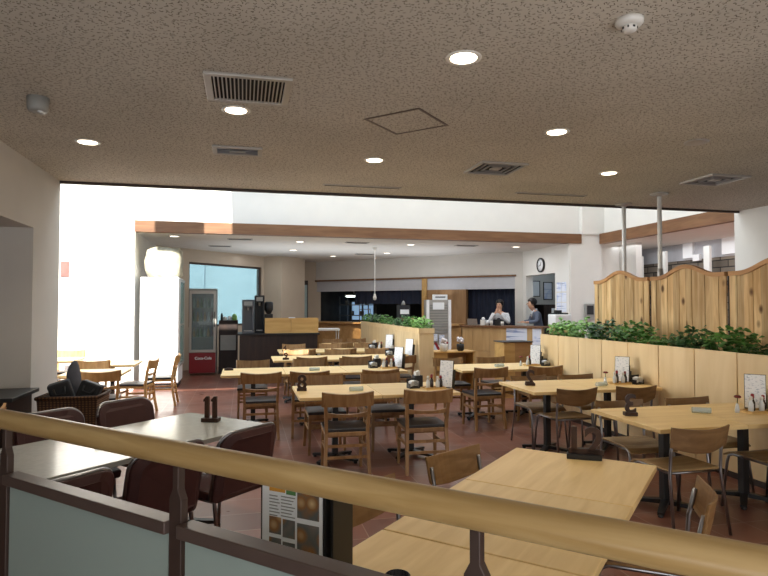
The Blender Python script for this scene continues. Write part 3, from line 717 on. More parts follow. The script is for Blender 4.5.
fd = [fronds(26, .08, .36, s) for s in (5, 6)]
def add_mb(a, b):
    m = MB(); m.v = list(a.v); m.f = list(a.f); m.sm = list(a.sm)
    m.add(b.v, b.f, True); return m
def tidy(m):
    m.v = [(v[0], v[1], max(v[2], .085)) if abs(v[0]) > .1 else (v[0], v[1], max(v[2], .004)) for v in m.v]; return m
plant_meshes = []
for i, (mb, mat) in enumerate(((fm[0],'leaf_light'), (fm[1],'leaf'), (fm[2],'leaf_dark'), (add_mb(fronds(18,.1,.3,9), foliage(90,.15,.2,.14,.07,.024,8)),'leaf'), (add_mb(fd[0], foliage(60,.12,.2,.1,.06,.02,11)),'leaf_dark'))):
    plant_meshes.append((tidy(mb), mat))
ordn = ['first', 'second', 'third', 'fourth', 'fifth', 'sixth', 'seventh', 'eighth', 'ninth', 'tenth', 'eleventh', 'twelfth', 'thirteenth', 'fourteenth']
protos = {}
seq = [(7.86,0,.95),(7.34,0,1.),(6.8,2,1.),(6.25,1,1.),(5.75,3,1.),(5.27,2,.9),(4.8,1,.95),(4.36,4,.9),(3.95,0,.85),(3.52,3,1.05),(3.05,4,1.0),(2.5,1,1.0),(1.9,2,1.0)]
desc = {0: 'bushy pale green plant', 1: 'bushy mid-green plant', 2: 'dark green bushy plant', 3: 'leafy fern-like green plant', 4: 'dark spiky-leaved plant'}
def plant(x, y, z, kind, sc_, rz, lab, grp):
    if kind not in protos:
        o = obj('leafy_plant', plant_meshes[kind][0], M[plant_meshes[kind][1]]); protos[kind] = o
    else:
        o = protos[kind].copy(); C.objects.link(o)
    o.location = (x, y, z); o.scale = (sc_,)*3; o.rotation_euler = (0,0,rz)
    tag(o, lab, 'plant', grp)
for i, (y, k, s_) in enumerate(seq):
    plant(px+.2+.05*random.random(), y, 1.082, k, s_*1.25, random.choice((0, PI))+random.uniform(-.2,.2), '%s, %s from the far end of the long right planter' % (desc[k], ordn[i]), 'plants in the right planter')
for i, (y, k, s_) in enumerate(((10.15,0,.75),(10.75,1,.75),(11.4,2,.75),(12.1,3,.75),(12.9,1,.75),(13.8,2,.75),(14.7,1,.75))):
    plant(3.1, y, 1.141, k, s_*1.3, random.uniform(-.2,.2), '%s, %s from the near end of the middle planter box' % (desc[k], ordn[i]), 'plants in the middle planter')

# wooden fence panels with scalloped tops
fx = 5.02
def fence_panel(yc, lab, z0=1.08, w=1.19):
    t = thing('wooden_fence', lab, 'fence', (fx, yc, 0))
    def top(u):
        a = abs(u)
        if a > .78: return 1.935
        return 1.935+.118*(.5+.5*math.cos(PI*a/.78))
    m = MB(); nb = 12; bw = w/nb
    for i in range(nb):
        y0 = -w/2+i*bw+.0025; y1 = y0+bw-.005; off = .004 if i % 2 else 0.
        ys = [y0+(y1-y0)*k/4 for k in range(5)]
        m.prism_x([(ys[0],z0),(ys[4],z0)]+[(yy, top(yy/(w/2))-.01) for yy in reversed(ys)], -.012-off, .006)
    obj('board', m, M['fence'], t)
    c = MB(); pts = [(-w/2+w*i/28) for i in range(29)]
    vs = []; fs = []
    for yv in pts:
        z = top(yv/(w/2))
        for xx, zz in ((-.03,-.035),(-.03,.012),(.02,.012),(.02,-.035)): vs.append((xx, yv, z+zz))
    for i in range(28):
        for j in range(4): fs.append((i*4+j, (i+1)*4+j, (i+1)*4+(j+1)%4, i*4+(j+1)%4))
    fs += [(3,2,1,0), tuple(28*4+j for j in range(4))]
    obj('cap_rail', c.add(vs, fs), M['fence_cap'], t)
    obj('batten', MB().box(.006,-w/2+.02,1.2,.03,w/2-.02,1.28).box(.006,-w/2+.02,1.72,.03,w/2-.02,1.8), M['fence_cap'], t)
for i, lab in enumerate(('pine fence panel with scalloped top, farthest, beside the white pier', 'pine fence panel with scalloped top in the middle, showing dark knots', 'pine fence panel with rising top nearest the right white wall edge', 'pine fence panel outside the picture, nearest the camera')):
    if i < 3: fence_panel(7.13-1.24*i, lab)
fp = thing('fence_post', 'dark post in the gap between the far and middle fence panels', 'post', (fx+.02, 6.51, 0)); obj('shaft', MB().box(0,-.03,1.08,.04,.03,1.9), M['darktrim'], fp)
fp = thing('fence_post', 'dark post in the gap beside the nearest fence panel', 'post', (fx+.02, 5.27, 0)); obj('shaft', MB().box(0,-.03,1.08,.04,.03,1.9), M['darktrim'], fp)
for x, y, lab in ((5.13, 7.19, 'slim white pole from ceiling to fence, left of the pair'), (5.085, 6.41, 'slim white pole from ceiling to fence, right and nearer of the pair')):
    t = thing('support_pole', lab, 'pole', (x, y, 0))
    obj('shaft', MB().tube([(0,0,1.05),(0,0,2.99)], .027, 14), M['whiteplastic'], t)
    obj('ceiling_flange', MB().lathe([(.03,2.96),(.05,2.975),(.11,2.985),(.11,3.0)], n=20), M['alu'], t)
    obj('collar', MB().lathe([(.03,1.94),(.036,1.95),(.036,1.98),(.03,2.05)], n=16), M['alu'], t)

# ------------------------------------------------------------------ things on the tables
TZ = .71
def text_part(body, size, ext, mat, parent, loc, rot, name='lettering'):
    mb = text_mb(body, size, ext); o = obj(name, mb, mat, parent); o.location = loc; o.rotation_euler = rot; return o
def number_stand(body, x, y, rz, lab, size=.14, z=TZ, w=.1):
    t = thing('number_stand', lab, 'number stand', (x, y, z), rz)
    obj('base', MB().box(-w/2,-.03,0,w/2,.03,.03), M['numwood'], t, .004)
    text_part(body, size, .009, M['numwood'], t, (0, .0, .021), (PI/2, 0, 0), 'numeral')
    return t
x, y = st(3.12, 3.46); t = thing('number_stand', 'dark wooden table number reading 11 on the grey table', 'number stand', (x, y, TZ), -.35)
obj('base', MB().box(-.065,-.035,0,.065,.035,.03), M['numwood'], t, .004)
for xx in (-.03, .03): obj('numeral', MB().prism_y([(xx-.016,.03),(xx+.016,.03),(xx+.016,.19),(xx-.004,.19),(xx-.026,.165),(xx-.026,.15),(xx-.016,.152)], -.011, .011), M['numwood'], t)
number_stand('8', .58, 6.12, -.1, 'dark wooden table number 8 on the nearest middle row', .2)
number_stand('2', 3.05, 5.95, PI-.2, 'dark wooden number 2 seen from behind on the second right row', .21)
number_stand('3', 2.99, 4.14, PI-.25, 'dark wooden number 3 seen from behind on the nearest right row', .21)
t = number_stand('9', .66, 9.72, 0, 'small dark number stand at the left end of the third middle row', .13)
t = number_stand('4', .76, 11.5, 0, 'small dark number stand at the left end of the fourth middle row', .13)
t = thing('number_stand', 'dark number stand lying flat on the left end of the second middle row', 'number stand', (-.2, 8.3, TZ)); obj('base', MB().box(-.06,-.04,0,.06,.04,.02), M['numwood'], t, .004); obj('numeral', MB().box(-.03,-.03,.02,.04,.02,.03), M['numwood'], t)
# the 12 holder: dark framed numeral block
x, y = st(3.48, .81); t = thing('number_stand', 'dark brown block with numeral 12 cut out, on the front table', 'number stand', (x, y, TZ), -A45+.25)
obj('base', MB().box(-.095,-.03,0,.095,.03,.03), M['black'], t, .004)
text_part('12', .215, .012, M['numwood'], t, (0,0,.03), (PI/2,0,0), 'numeral')
obj('bottom_bar', MB().box(-.085,-.012,.028,.085,.012,.06), M['numwood'], t)

def menu_stand(x, y, rz, lab, w=.15, h=.29):
    t = thing('menu_stand', lab, 'menu', (x, y, TZ), rz); m = Matrix.Rotation(-.14, 4, 'X')
    obj('menu_sheet', MB().box(-w/2,-.004,.012,w/2,0,h, m), M['menuprint'], t)
    obj('back_panel', MB().box(-w/2-.004,0,.0,w/2+.004,.012,h+.004, m).box(-w/2,.04,0,w/2,.075,.012).box(w/2-.02,.0,0,w/2,.07,.2, m), M['black'], t, label='black back of the menu stand')
    return t
bottle = None
def bottles(pts, lab, grp):
    global bottle
    for i, (x, y, h, dark) in enumerate(pts):
        t = thing('condiment_bottle', lab, 'bottle', (x, y, TZ+.014), 0, grp)
        obj('glass', MB().lathe([(.019,0),(.021,.01),(.021,.06*h),(.011,.085*h),(.01,.095*h)], n=12), M['soy'] if dark else M['glasswhite'], t)
        obj('cap', MB().lathe([(.013,.093*h),(.013,.12*h),(.006,.125*h)], n=12), M['red'] if dark else M['whiteplastic'], t)
def napkins(x, y, rz, lab):
    t = thing('napkin_holder', lab, 'napkin holder', (x, y, TZ), rz)
    obj('case', MB().box(-.06,-.04,0,.06,.04,.012).box(-.06,-.04,.012,-.054,.04,.05).box(.054,-.04,.012,.06,.04,.05).box(-.06,.034,.0,.06,.04,.1), M['black'], t)
    s = MB()
    for i in range(5): s.sheet(lambda u,v,i=i: (-.05+.1*u, -.034+.06*v, .02+.012*i+.012*math.sin(PI*u)), 5, 3, .004)
    obj('napkins', s, M['paper'], t, label='white folded napkins')
def holder(x, y, rz, lab):
    t = thing('utensil_box', lab, 'box', (x, y, TZ), rz)
    obj('case', MB().box(-.045,-.045,0,.045,.045,.008).box(-.045,-.045,.008,-.04,.045,.12).box(.04,-.045,.008,.045,.045,.12).box(-.04,-.045,.008,.04,-.04,.12).box(-.04,.04,.008,.04,.045,.12), M['bag'], t)
    obj('packets', MB().box(-.03,-.03,.01,-.01,.03,.16).box(.0,-.03,.01,.02,.03,.17), M['whiteplastic'], t)
def tray(x, y, rz, lab):
    t = thing('wooden_tray', lab, 'tray', (x, y, TZ), rz)
    obj('plate', MB().box(-.11,-.065,0,.11,.065,.008), M['table'], t)
    obj('rim', MB().box(-.11,-.065,.008,.11,-.057,.022).box(-.11,.057,.008,.11,.065,.022).box(-.11,-.057,.008,-.102,.057,.022).box(.102,-.057,.008,.11,.057,.022), M['table_edge'], t)
def bud(x, y, lab):
    t = thing('flower_vase', lab, 'flower', (x, y, TZ))
    obj('vase', MB().lathe([(.016,0),(.02,.02),(.012,.06),(.009,.075)], n=12), M['glasswhite'], t)
    obj('stem', MB().tube([(0,0,.07),(.004,0,.12)], .003, 6), M['leaf_dark'], t)
    f = MB()
    for k in range(6):
        a = k*PI/3; f.ball((.014*math.cos(a)+.004,.014*math.sin(a),.13), (.014,.014,.011), 7, 5)
    obj('blossom', f, M['flower'], t)
def slip_tube(x, y, rz, lab):
    t = thing('slip_holder', lab, 'bill holder', (x, y, TZ), rz)
    obj('tube', MB().tube([(-.07,0,.024),(.07,0,.024)], .023, 14), M['acrylic'], t); obj('slip', MB().box(-.06,-.012,.012,.06,.012,.03), M['paper'], t)
def cset(x, y, where, mirror=1, mrz=0., fl=False, full=True):
    R_ = x > 3; 
    tray(x, y, 0, 'small wooden condiment tray on %s' % where)
    menu_stand(x+.11 if R_ else x+.13, y+.12 if R_ else y+.02, mrz, 'white upright menu with black back on %s' % where)
    bottles([(x-.075, y-.02, 1.0, False), (x-.025, y+.015, 1.1, True), (x+.03, y-.02, .95, False), (x+.075, y+.01, 1., True)][:4 if full else 2], 'small condiment bottle in the tray on %s' % where, 'bottles on %s' % where)
    napkins(*((x+.19, y-.05) if R_ else (x-.2, y+.1)), .2, 'black napkin holder with white napkins on %s' % where)
    holder(*((x+.22, y+.2) if R_ else (x-.12, y+.22)), .1, 'dark box of utensil packets on %s' % where)
    if fl: bud(x-.16, y+.03, 'small dark red flower in a glass vase on %s' % where)
cset(1.95, 5.95, 'the nearest middle row', 1, -.8)
cset(1.97, 8.05, 'the second middle row', 1, -.95)
cset(2.68, 10.0, 'the third middle row', 1, -.9, full=False)
cset(2.72, 11.62, 'the fourth middle row', 1, -.7, full=False)
cset(4.08, 4.02, 'the nearest right row', 1, -.8, True)
cset(4.08, 5.83, 'the second right row', 1, -.85, True)
cset(4.08, 7.9, 'the far right row', 1, -.85, True, full=False)
slip_tube(1.12, 5.97, .1, 'clear bill holder lying on the nearest middle row'); slip_tube(.92, 7.95, .1, 'clear bill holder lying on the second middle row')
slip_tube(3.62, 4.1, -.5, 'clear bill holder lying on the nearest right table row'); slip_tube(3.78, 5.72, .2, 'clear bill holder lying on the second right row'); slip_tube(3.55, 7.85, .2, 'clear bill holder lying on the far right row')
slip_tube(*st(2.3, 3.5), .4, 'clear bill holder lying on the grey laminate tables')
# menu binder standing behind the railing
mx_, my_ = st(1.36, 1.15)
t = thing('menu_binder', 'open black menu binder with food photographs standing behind the railing', 'menu', (mx_, my_, TZ), -A45+.08)
obj('page', MB().box(-.115,-.006,.02,.1,-.002,.35), M['paper'], t, label='white menu page')
obj('cover', MB().box(-.123,-.002,.0,.102,.006,.36).box(.103,-.005,0,.112,.09,.36).box(.125,.0,0,.134,.11,.36).box(-.108,.006,0,.134,.11,.006), M['black'], t, label='black binder covers')
def pr(x0, z0, x1, z1, mat, lab): obj('printed_photo', MB().box(x0,-.0072,z0,x1,-.0058,z1), M[mat], t, label=lab)
pr(-.088,.315,-.03,.338,'yellow','orange heading block'); pr(-.026,.312,.008,.335,'greenprint','green heading block')
pr(.014,.25,.09,.325,'foodprint','photo of a dish, upper right'); pr(.014,.155,.09,.235,'foodprint','photo of a dish, lower right')
pr(-.088,.19,-.044,.24,'foodprint','photo of a bowl, left'); pr(-.038,.185,.006,.238,'foodprint','photo of a bowl, centre'); pr(-.088,.13,-.044,.178,'foodprint','photo of a bowl, lower left'); pr(-.038,.125,.006,.172,'foodprint','photo of a bowl, lower centre')
m = MB()
for k in range(7):
    m.box(-.088,-.0072,.3-.012*k*.8,-.088+.03+.004*(k%3),-.0058,.303-.012*k*.8); m.box(-.045,-.0072,.302-.0095*k,.006-.006*(k%3),-.0058,.305-.0095*k)
for k in range(4): m.box(.014,-.0072,.14-.008*k,.085,-.0058,.1425-.008*k)
obj('lettering', m, M['greyplastic'], t)
t = thing('sauce_cup', 'dark glazed cup at the bottom edge on the front table', 'cup', (.44, 1.69, TZ)); obj('cup_body', MB().lathe([(.025,0),(.034,.03),(.038,.085),(.034,.088),(.03,.03),(.0,.01)], n=20), M['blueglass'], t)

# ------------------------------------------------------------------ left: basket, shelf
t = thing('wicker_basket', 'tall brown wicker basket full of dark bags at the left pier', 'basket', (-1.63, 6.42, 0), -.05)
w0, w1, d0, d1, hh = .22, .27, .18, .22, .7
def wall4(z0, z1, th):
    m = MB(); n = 6
    for sgn in (-1, 1):
        m.add([(sgn*w0,-d0,z0),(sgn*w0,d0,z0),(sgn*w1,d1,z1),(sgn*w1,-d1,z1),(sgn*(w0-th),-d0+th,z0),(sgn*(w0-th),d0-th,z0),(sgn*(w1-th),d1-th,z1),(sgn*(w1-th),-d1+th,z1)], [(0,1,2,3),(7,6,5,4),(3,2,6,7),(0,4,5,1)])
        m.add([(-w0,sgn*d0,z0),(w0,sgn*d0,z0),(w1,sgn*d1,z1),(-w1,sgn*d1,z1),(-w0+th,sgn*(d0-th),z0),(w0-th,sgn*(d0-th),z0),(w1-th,sgn*(d1-th),z1),(-w1+th,sgn*(d1-th),z1)], [(0,1,2,3),(7,6,5,4),(3,2,6,7),(0,4,5,1)])
    m.box(-w0,-d0,z0,w0,d0,z0+.02); return m
obj('woven_body', wall4(.02, hh, .02), M['wicker'], t)
obj('rim', MB().tube([(-w1,-d1,hh),(w1,-d1,hh),(w1,d1,hh),(-w1,d1,hh),(-w1,-d1,hh)], .02, 8), M['wicker'], t)
def bag(name, x, y, z, sx, sy, sz, rot, mat, lab):
    m = MB().ball((0,0,0), (sx,sy,sz), 12, 8); m.v = [tuple(Vector(v)+Vector((.02*math.sin(9*v[2]+x*9),.02*math.cos(7*v[0]),.015*math.sin(11*v[0])))) for v in m.v]
    o = obj(name, m, M[mat]); o.location = (x,y,z); o.rotation_euler = rot; tag(o, lab, 'bag'); return o
def cbag(x, y, z, rot, sx, sy, sz, mat, lab):
    t = thing('handbag', lab, 'bag', (x,y,z)); t.rotation_euler = rot
    obj('body', MB().box(-sx,-sy,-sz,sx,sy,sz), M[mat], t, .02); obj('handle', MB().tube([(-sx*.5,-sy,sz*.6),(-sx*.4,-sy-.03,sz*.1),(sx*.4,-sy-.03,sz*.1),(sx*.5,-sy,sz*.6)], .01, 6), M[mat], t)
cbag(-1.74, 6.4, .72, (.1,-.3,.15), .1, .06, .12, 'bag', 'dark bag at the left of the wicker basket')
cbag(-1.49, 6.38, .72, (-.1,.35,-.15), .1, .06, .11, 'bag', 'dark bag tilted at the right of the wicker basket')
bag('cloth_bundle', -1.66, 6.54, .83, .07, .06, .2, (0,0,0), 'greybag', 'grey rounded cloth bundle standing up behind the wicker basket')
t = thing('side_shelf', 'dark low shelf in the left wall opening', 'shelf', (-2.6, 6.1, 0))
obj('top', MB().box(-.7,-.4,.75,.66,.3,.785), M['black'], t, .004); obj('cabinet_body', MB().box(-.68,-.36,0,.6,.28,.75), M['darkwood'], t)

# ------------------------------------------------------------------ fridges and rear left
t = thing('tall_fridge', 'tall white upright fridge in full sun', 'fridge', (-1.58, 12.38, 0))
obj('cabinet', MB().box(-.35,-.42,.1,.35,.42,2.13), M['white'], t, .012)
obj('feet', MB().box(-.32,-.38,0,.32,.38,.1), M['black'], t)
d = obj('glass_door', MB().box(.352,-.4,.45,.372,.4,2.08), M['clear'], t); obj('door_frame', MB().box(.352,-.42,.42,.38,-.38,2.1).box(.352,.38,.42,.38,.42,2.1).box(.352,-.38,2.05,.38,.38,2.1).box(.352,-.38,.42,.38,.38,.47).box(.352,-.38,1.2,.376,.38,1.23), M['alu'], d)
obj('door_frame', MB().box(-.34,-.445,.55,.34,-.422,2.1), M['white'], t, .006); obj('vent_panel', MB().box(-.34,-.445,.12,.34,-.422,.53), M['white'], t, .006); obj('handle', MB().box(.25,-.47,1.1,.28,-.445,1.35), M['alu'], t)
m = MB().ball((0,0,.31), (.37,.3,.31), 16, 10)
rnd = random.Random(4); m.v = [(max(-.33,min(.33,v[0]*1.25))+rnd.uniform(-.02,.02), max(-.28,min(.28,v[1]*1.25))+rnd.uniform(-.02,.02), max(.0,min(.6,(v[2]-.31)*1.3+.31))+rnd.uniform(-.015,.015)*(v[2] > .05)) for v in m.v]
o = obj('wrapped_bundle', m, M['cream'], None); o.location = (-1.55, 12.4, 2.13); tag(o, 'lumpy cream wrapped bundle on top of the white fridge', 'bundle')
t = thing('drink_fridge', 'glass-door drinks fridge with red base behind the white fridge', 'fridge', (-.93, 14.45, 0))
obj('cabinet', MB().box(-.3,-.3,.05,-.27,.3,1.95).box(.27,-.3,.05,.3,.3,1.95).box(-.27,.27,.05,.27,.3,1.95).box(-.3,-.3,1.93,.3,.3,1.98).box(-.27,-.27,.05,.27,.27,.5), M['greyplastic'], t)
obj('shelves', MB().box(-.27,-.26,.85,.27,.27,.87).box(-.27,-.26,1.2,.27,.27,1.22).box(-.27,-.26,1.52,.27,.27,1.54), M['alu'], t)
d = obj('door', MB().box(-.29,-.33,.52,-.24,-.302,1.93).box(.24,-.33,.52,.29,-.302,1.93).box(-.24,-.33,1.86,.24,-.302,1.93).box(-.24,-.33,.52,.24,-.302,.58), M['alu'], t); obj('pane', MB().box(-.24,-.322,.58,.24,-.312,1.86), M['clear'], d); obj('handle', MB().box(.25,-.36,1.1,.27,-.33,1.45), M['black'], d)
rb = obj('base_panel', MB().box(-.29,-.33,.05,.29,-.302,.51), M['red'], t, label='red base panel')
text_part('Coca-Cola', .085, .002, M['white'], t, (.02,-.333,.36), (PI/2,0,0), 'lettering')
rnd = random.Random(12)
for k in range(3):
    for i in range(6):
        o = obj('drink_bottle', MB().lathe([(.028,0),(.03,.02),(.03,.12),(.014,.16),(.012,.2),(.014,.2),(.014,.22)], n=10), M[('red','glasswhite','leaf','yellow')[rnd.randrange(4)]]); o.location = (-.93-.2+.08*i, 14.3, (.87,1.22,1.54)[k]); tag(o, 'drink bottle on the %s shelf inside the red-based drinks fridge' % ('lowest','middle','top')[k], 'bottle', 'drinks on the %s fridge shelf' % ('lowest','middle','top')[k])
o = obj('wall_sign', MB().box(-3.3,11.93,2.12,-3.16,11.95,2.4), flat('pink_print', (120,84,78), .7, noise=.1)); tag(o, 'small pinkish sign on the sunlit left wall', 'sign')
# dark drinks counter with machines
t = thing('drink_counter', 'long dark brown counter in front of the bright rear window', 'counter', (0,0,0))
obj('counter_body', MB().box(-.1,13.25,0,1.6,13.95,.94), M['darkwood'], t); obj('countertop', MB().box(-.14,13.2,.94,1.64,14.0,.98), M['black'], t, .004)
t = thing('back_sideboard', 'low dark sideboard with crockery beside the drinks fridge', 'sideboard', (0,0,0))
obj('cabinet_body', MB().box(-.58,14.3,0,-.15,14.9,1.2).box(-.58,14.28,1.2,-.15,14.92,1.24), M['darkwood'], t); obj('shelf_front', MB().box(-.54,14.27,.55,-.19,14.3,.9), M['greyplastic'], t)
for x, h, r, mt, lab in ((-.52,.17,.03,'bag','dark bottle at the left end of the sideboard'), (-.45,.09,.05,'whiteplastic','white bowl stack on the sideboard'), (-.34,.1,.05,'glasswhite','pale canister in the middle of the sideboard'), (-.23,.15,.06,'leaf_light','pale green canister at the right of the sideboard')):
    o = obj('canister', MB().lathe([(r*.8,0),(r,.02),(r,h*.7),(r*.6,h*.85),(r*.6,h)], n=14), M[mt]); o.location = (x, 14.5, 1.24); tag(o, lab, 'canister')
def machine(x, y, w, d, h, z, lab, mt):
    t = thing('coffee_machine', lab, 'coffee machine', (x, y, z))
    obj('housing', MB().box(-w/2,-d/2,0,w/2,d/2,.05).box(-w/2,-d/2,h-.16,w/2,d/2,h).box(-w/2,-.02,.05,w/2,d/2,h-.16).box(-w/2,-d/2,.05,-w/2+.04,-.02,h-.16).box(w/2-.04,-d/2,.05,w/2,-.02,h-.16), M[mt], t, .006)
    obj('nozzle', MB().lathe([(.018,h-.24),(.026,h-.16)], c=(0,-d/4,0), n=10), M['alu'], t); obj('drip_tray', MB().box(-w/2+.04,-d/2+.01,.05,w/2-.04,-.03,.06), M['alu'], t)
    obj('control_panel', MB().box(-w/2+.04,-d/2-.006,h-.13,w/2-.04,-d/2,h-.04), M['greyplastic'], t)
machine(.08, 13.5, .26, .4, .74, .98, 'grey coffee machine on the left of the dark counter', 'machine')
machine(.33, 13.72, .22, .35, .84, .98, 'taller dark coffee machine behind the grey one', 'bag')
t = thing('coffee_grinder', 'black coffee grinder at the right of the coffee machines', 'grinder', (.54, 13.75, .98)); obj('body', MB().box(-.09,-.12,0,.09,.12,.42), M['black'], t, .01); obj('hopper', MB().lathe([(.05,.42),(.1,.52),(.1,.68),(.06,.7)], n=14), M['bag'], t)
t = thing('wooden_box', 'long open wooden box on the dark counter', 'box', (1.02, 13.42, .98)); 
obj('side_panel', MB().box(-.58,-.16,0,.0,-.14,.33), M['boxwood'], t); obj('side_panel', MB().box(.002,-.16,0,.6,-.14,.33), M['boxwood'], t); obj('end_panel', MB().box(-.58,-.14,0,-.56,.16,.33).box(.58,-.14,0,.6,.16,.33).box(-.56,.14,0,.58,.16,.33).box(-.56,-.14,0,.58,.14,.02), M['boxwood'], t)
o = obj('folded_paper', MB().box(-.07,-.05,0,.07,.05,.02), M['paper']); o.location = (1.05, 13.3, 1.31); tag(o, 'white slip lying on the rim of the wooden box', 'paper'); o.location = (1.03,13.28,1.31)
t = thing('metal_trolley', 'white metal serving trolley behind the far rows', 'trolley', (1.97, 14.5, 0))
obj('top_tray', MB().box(-.3,-.22,.98,.3,.22,1.03), M['white'], t, .006)
for sx in (-1,1):
    for sy in (-1,1): obj('leg', MB().tube([(sx*.27,sy*.19,0),(sx*.27,sy*.19,.98)], .014, 8), M['alu'], t)
obj('lower_tray', MB().box(-.28,-.2,.4,.28,.2,.43), M['white'], t)

# ------------------------------------------------------------------ kitchen hatch
t = thing('kitchen_counter', 'orange-toned wooden kitchen serving counter at the far back', 'counter', (0,0,0), A45)
obj('counter_front', MB().box(14.86,6.7,0,15.04,11.86,1.04), M['orangewood'], t); obj('counter_shelf', MB().box(14.74,6.7,1.04,15.5,11.86,1.09), M['orangewood'], t, .004)
t = thing('door_curtain', 'short navy curtain hanging over the kitchen hatch', 'curtain', (0,0,0), A45)
for k in range(3):
    a = 10.45-.84*k; m = MB().sheet(lambda u,v,a=a: (15.2+.015*math.sin(u*20), a-.82*u, 2.06-.42*v), 16, 3, .006)
    obj('cloth', m, M['navy'], t)
obj('rod', MB().tube([(15.2,7.9,2.07),(15.2,10.5,2.07)], .01, 8), M['black'], t)
t = thing('navy_curtain', 'long dark navy curtain behind the reception clerk', 'curtain', (0,0,0), A45)
obj('cloth', MB().sheet(lambda u,v: (15.32+.02*math.sin(u*60), 6.66-1.44*u, 2.1-2.05*v), 60, 3, .006), M['navy'], t)
obj('curtain_rail', MB().box(15.26,5.2,2.08,15.36,6.68,2.12), M['black'], t)
for a, z, ln, lab in ((11.05, 1.9, .6, 'lit fluorescent tube under the kitchen ceiling'),):
    t = thing('tube_lamp', lab, 'lamp', (0,0,0), A45); obj('tube', MB().tube([(16.0,a-ln/2,z),(16.0,a+ln/2,z)], .03, 8), M['tube'], t); obj('fitting', MB().box(15.96,a-ln/2-.04,z+.03,16.04,a+ln/2+.04,z+.07), M['alu'], t); obj('hanger', MB().box(15.99,a-.01,z+.07,16.01,a+.01,ZC), M['alu'], t)
t = thing('kitchen_rack', 'steel rack with pans inside the kitchen hatch', 'rack', (0,0,0), A45)
obj('shelves', MB().box(16.2,10.6,1.25,16.7,11.8,1.28).box(16.2,10.6,1.6,16.7,11.8,1.63).box(16.2,10.6,.9,16.7,11.8,.93), M['steel'], t)
for aa in (10.62, 11.78):
    for s in (16.22, 16.68): obj('upright', MB().box(s-.015,aa-.015,0,s+.015,aa+.015,1.9), M['steel'], t)
for i in range(5):
    x, y = st(16.4, 10.8+.2*i); o = obj('cooking_pot', MB().lathe([(.06,0),(.075,.01),(.075,.13),(.08,.135)], n=14), M['steel']); o.location = (x, y, 1.28 if i % 2 else 1.63); tag(o, 'steel pot on the %s shelf of the kitchen rack' % ('upper' if i % 2 == 0 else 'middle'), 'pot', 'pots on the %s kitchen shelf' % ('upper' if i % 2 == 0 else 'middle'))
t = thing('kitchen_window', 'bright pale blue kitchen window seen below the navy curtain', 'window', (0,0,0), A45); t['kind'] = 'structure'
obj('pane', MB().box(17.14,11.0,1.1,17.17,11.9,1.72), flat('bright_pane', (170,196,220), .4, noise=0, emit=(150,185,220), estr=.7), t); obj('frame', MB().box(17.1,11.42,1.1,17.19,11.48,1.72).box(17.1,10.95,1.05,17.19,11.0,1.77).box(17.1,11.9,1.05,17.19,11.95,1.77).box(17.1,10.95,1.72,17.19,11.95,1.77), M['steel'], t)
t = thing('tap_stand', 'slim steel pipe frame standing on the kitchen counter', 'pipe frame', (0,0,0), A45)
obj('upright', MB().tube([(15.3,10.35,1.09),(15.3,10.35,1.85)], .014, 8), M['chrome'], t); obj('upright', MB().tube([(15.3,9.95,1.09),(15.3,9.95,1.5)], .012, 8), M['chrome'], t); obj('crossbar', MB().tube([(15.3,10.35,1.48),(15.3,9.95,1.48)], .012, 8), M['chrome'], t)
# pendant
t = thing('pendant_lamp', 'white hanging cord lamp with small bulb before the kitchen', 'lamp', (3.08, 14.0, 0))
obj('cord', MB().tube([(0,0,1.86),(0,0,2.99)], .008, 6), M['whiteplastic'], t); obj('ceiling_cap', MB().lathe([(.03,2.94),(.06,2.98),(.06,3.0)], n=16), M['whiteplastic'], t)
obj('bulb', MB().lathe([(.012,1.72),(.04,1.74),(.045,1.79),(.03,1.84),(.02,1.88)], n=14), M['whiteplastic'], t)

# ------------------------------------------------------------------ reception
t = thing('reception_counter', 'maple reception counter with panelled front under the clock', 'counter', (0,0,0), A45)
ts = [4.1, 4.5, 4.95, 5.39, 5.85, 6.12]
for a, b in zip(ts[:-1], ts[1:]):
    obj('front_panel', MB().box(13.65,a+.003,.48,13.68,b-.003,1.06), M['counterwood'], t)
    obj('front_panel', MB().box(13.65,a+.003,.02,13.68,b-.003,.474), M['counterwood'], t)
obj('counter_core', MB().box(13.68,4.15,0,14.0,6.12,1.06), M['counterwood'], t); obj('countertop', MB().box(13.6,4.05,1.06,14.15,6.16,1.1), M['fascia'], t, .004)
for a, b, z0, z1, lab in ((4.46,4.97,.66,1.05,'white printed notice on the reception counter front'), (4.12,4.33,.3,1.05,'narrow white notice at the right end of the reception counter')):
    o = obj('paper_notice', MB().box(13.642,a,z0,13.648,b,z1), M['posterprint']); o.rotation_euler = (0,0,A45); tag(o, lab, 'notice')
def c45(s, t_): return st(s, t_)
x, y = c45(13.85, 5.88); t = thing('laptop', 'open white laptop at the left end of the reception counter', 'laptop', (x,y,1.1), A45+PI/2)
obj('keyboard_base', MB().box(-.13,-.1,0,.13,.1,.016), M['alu'], t); obj('screen', MB().box(-.13,.1,.012,.13,.11,.2, Matrix.Rotation(-.3,4,'X')), M['alu'], t)
x, y = c45(13.8, 5.62); t = thing('tissue_box', 'small white dispenser box on the reception counter', 'box', (x,y,1.1), A45); obj('carton', MB().box(-.05,-.06,0,.05,.06,.14), M['whiteplastic'], t, .006); obj('tissue', MB().lathe([(.03,.14),(.05,.17),(.02,.2)], n=8), M['paper'], t)
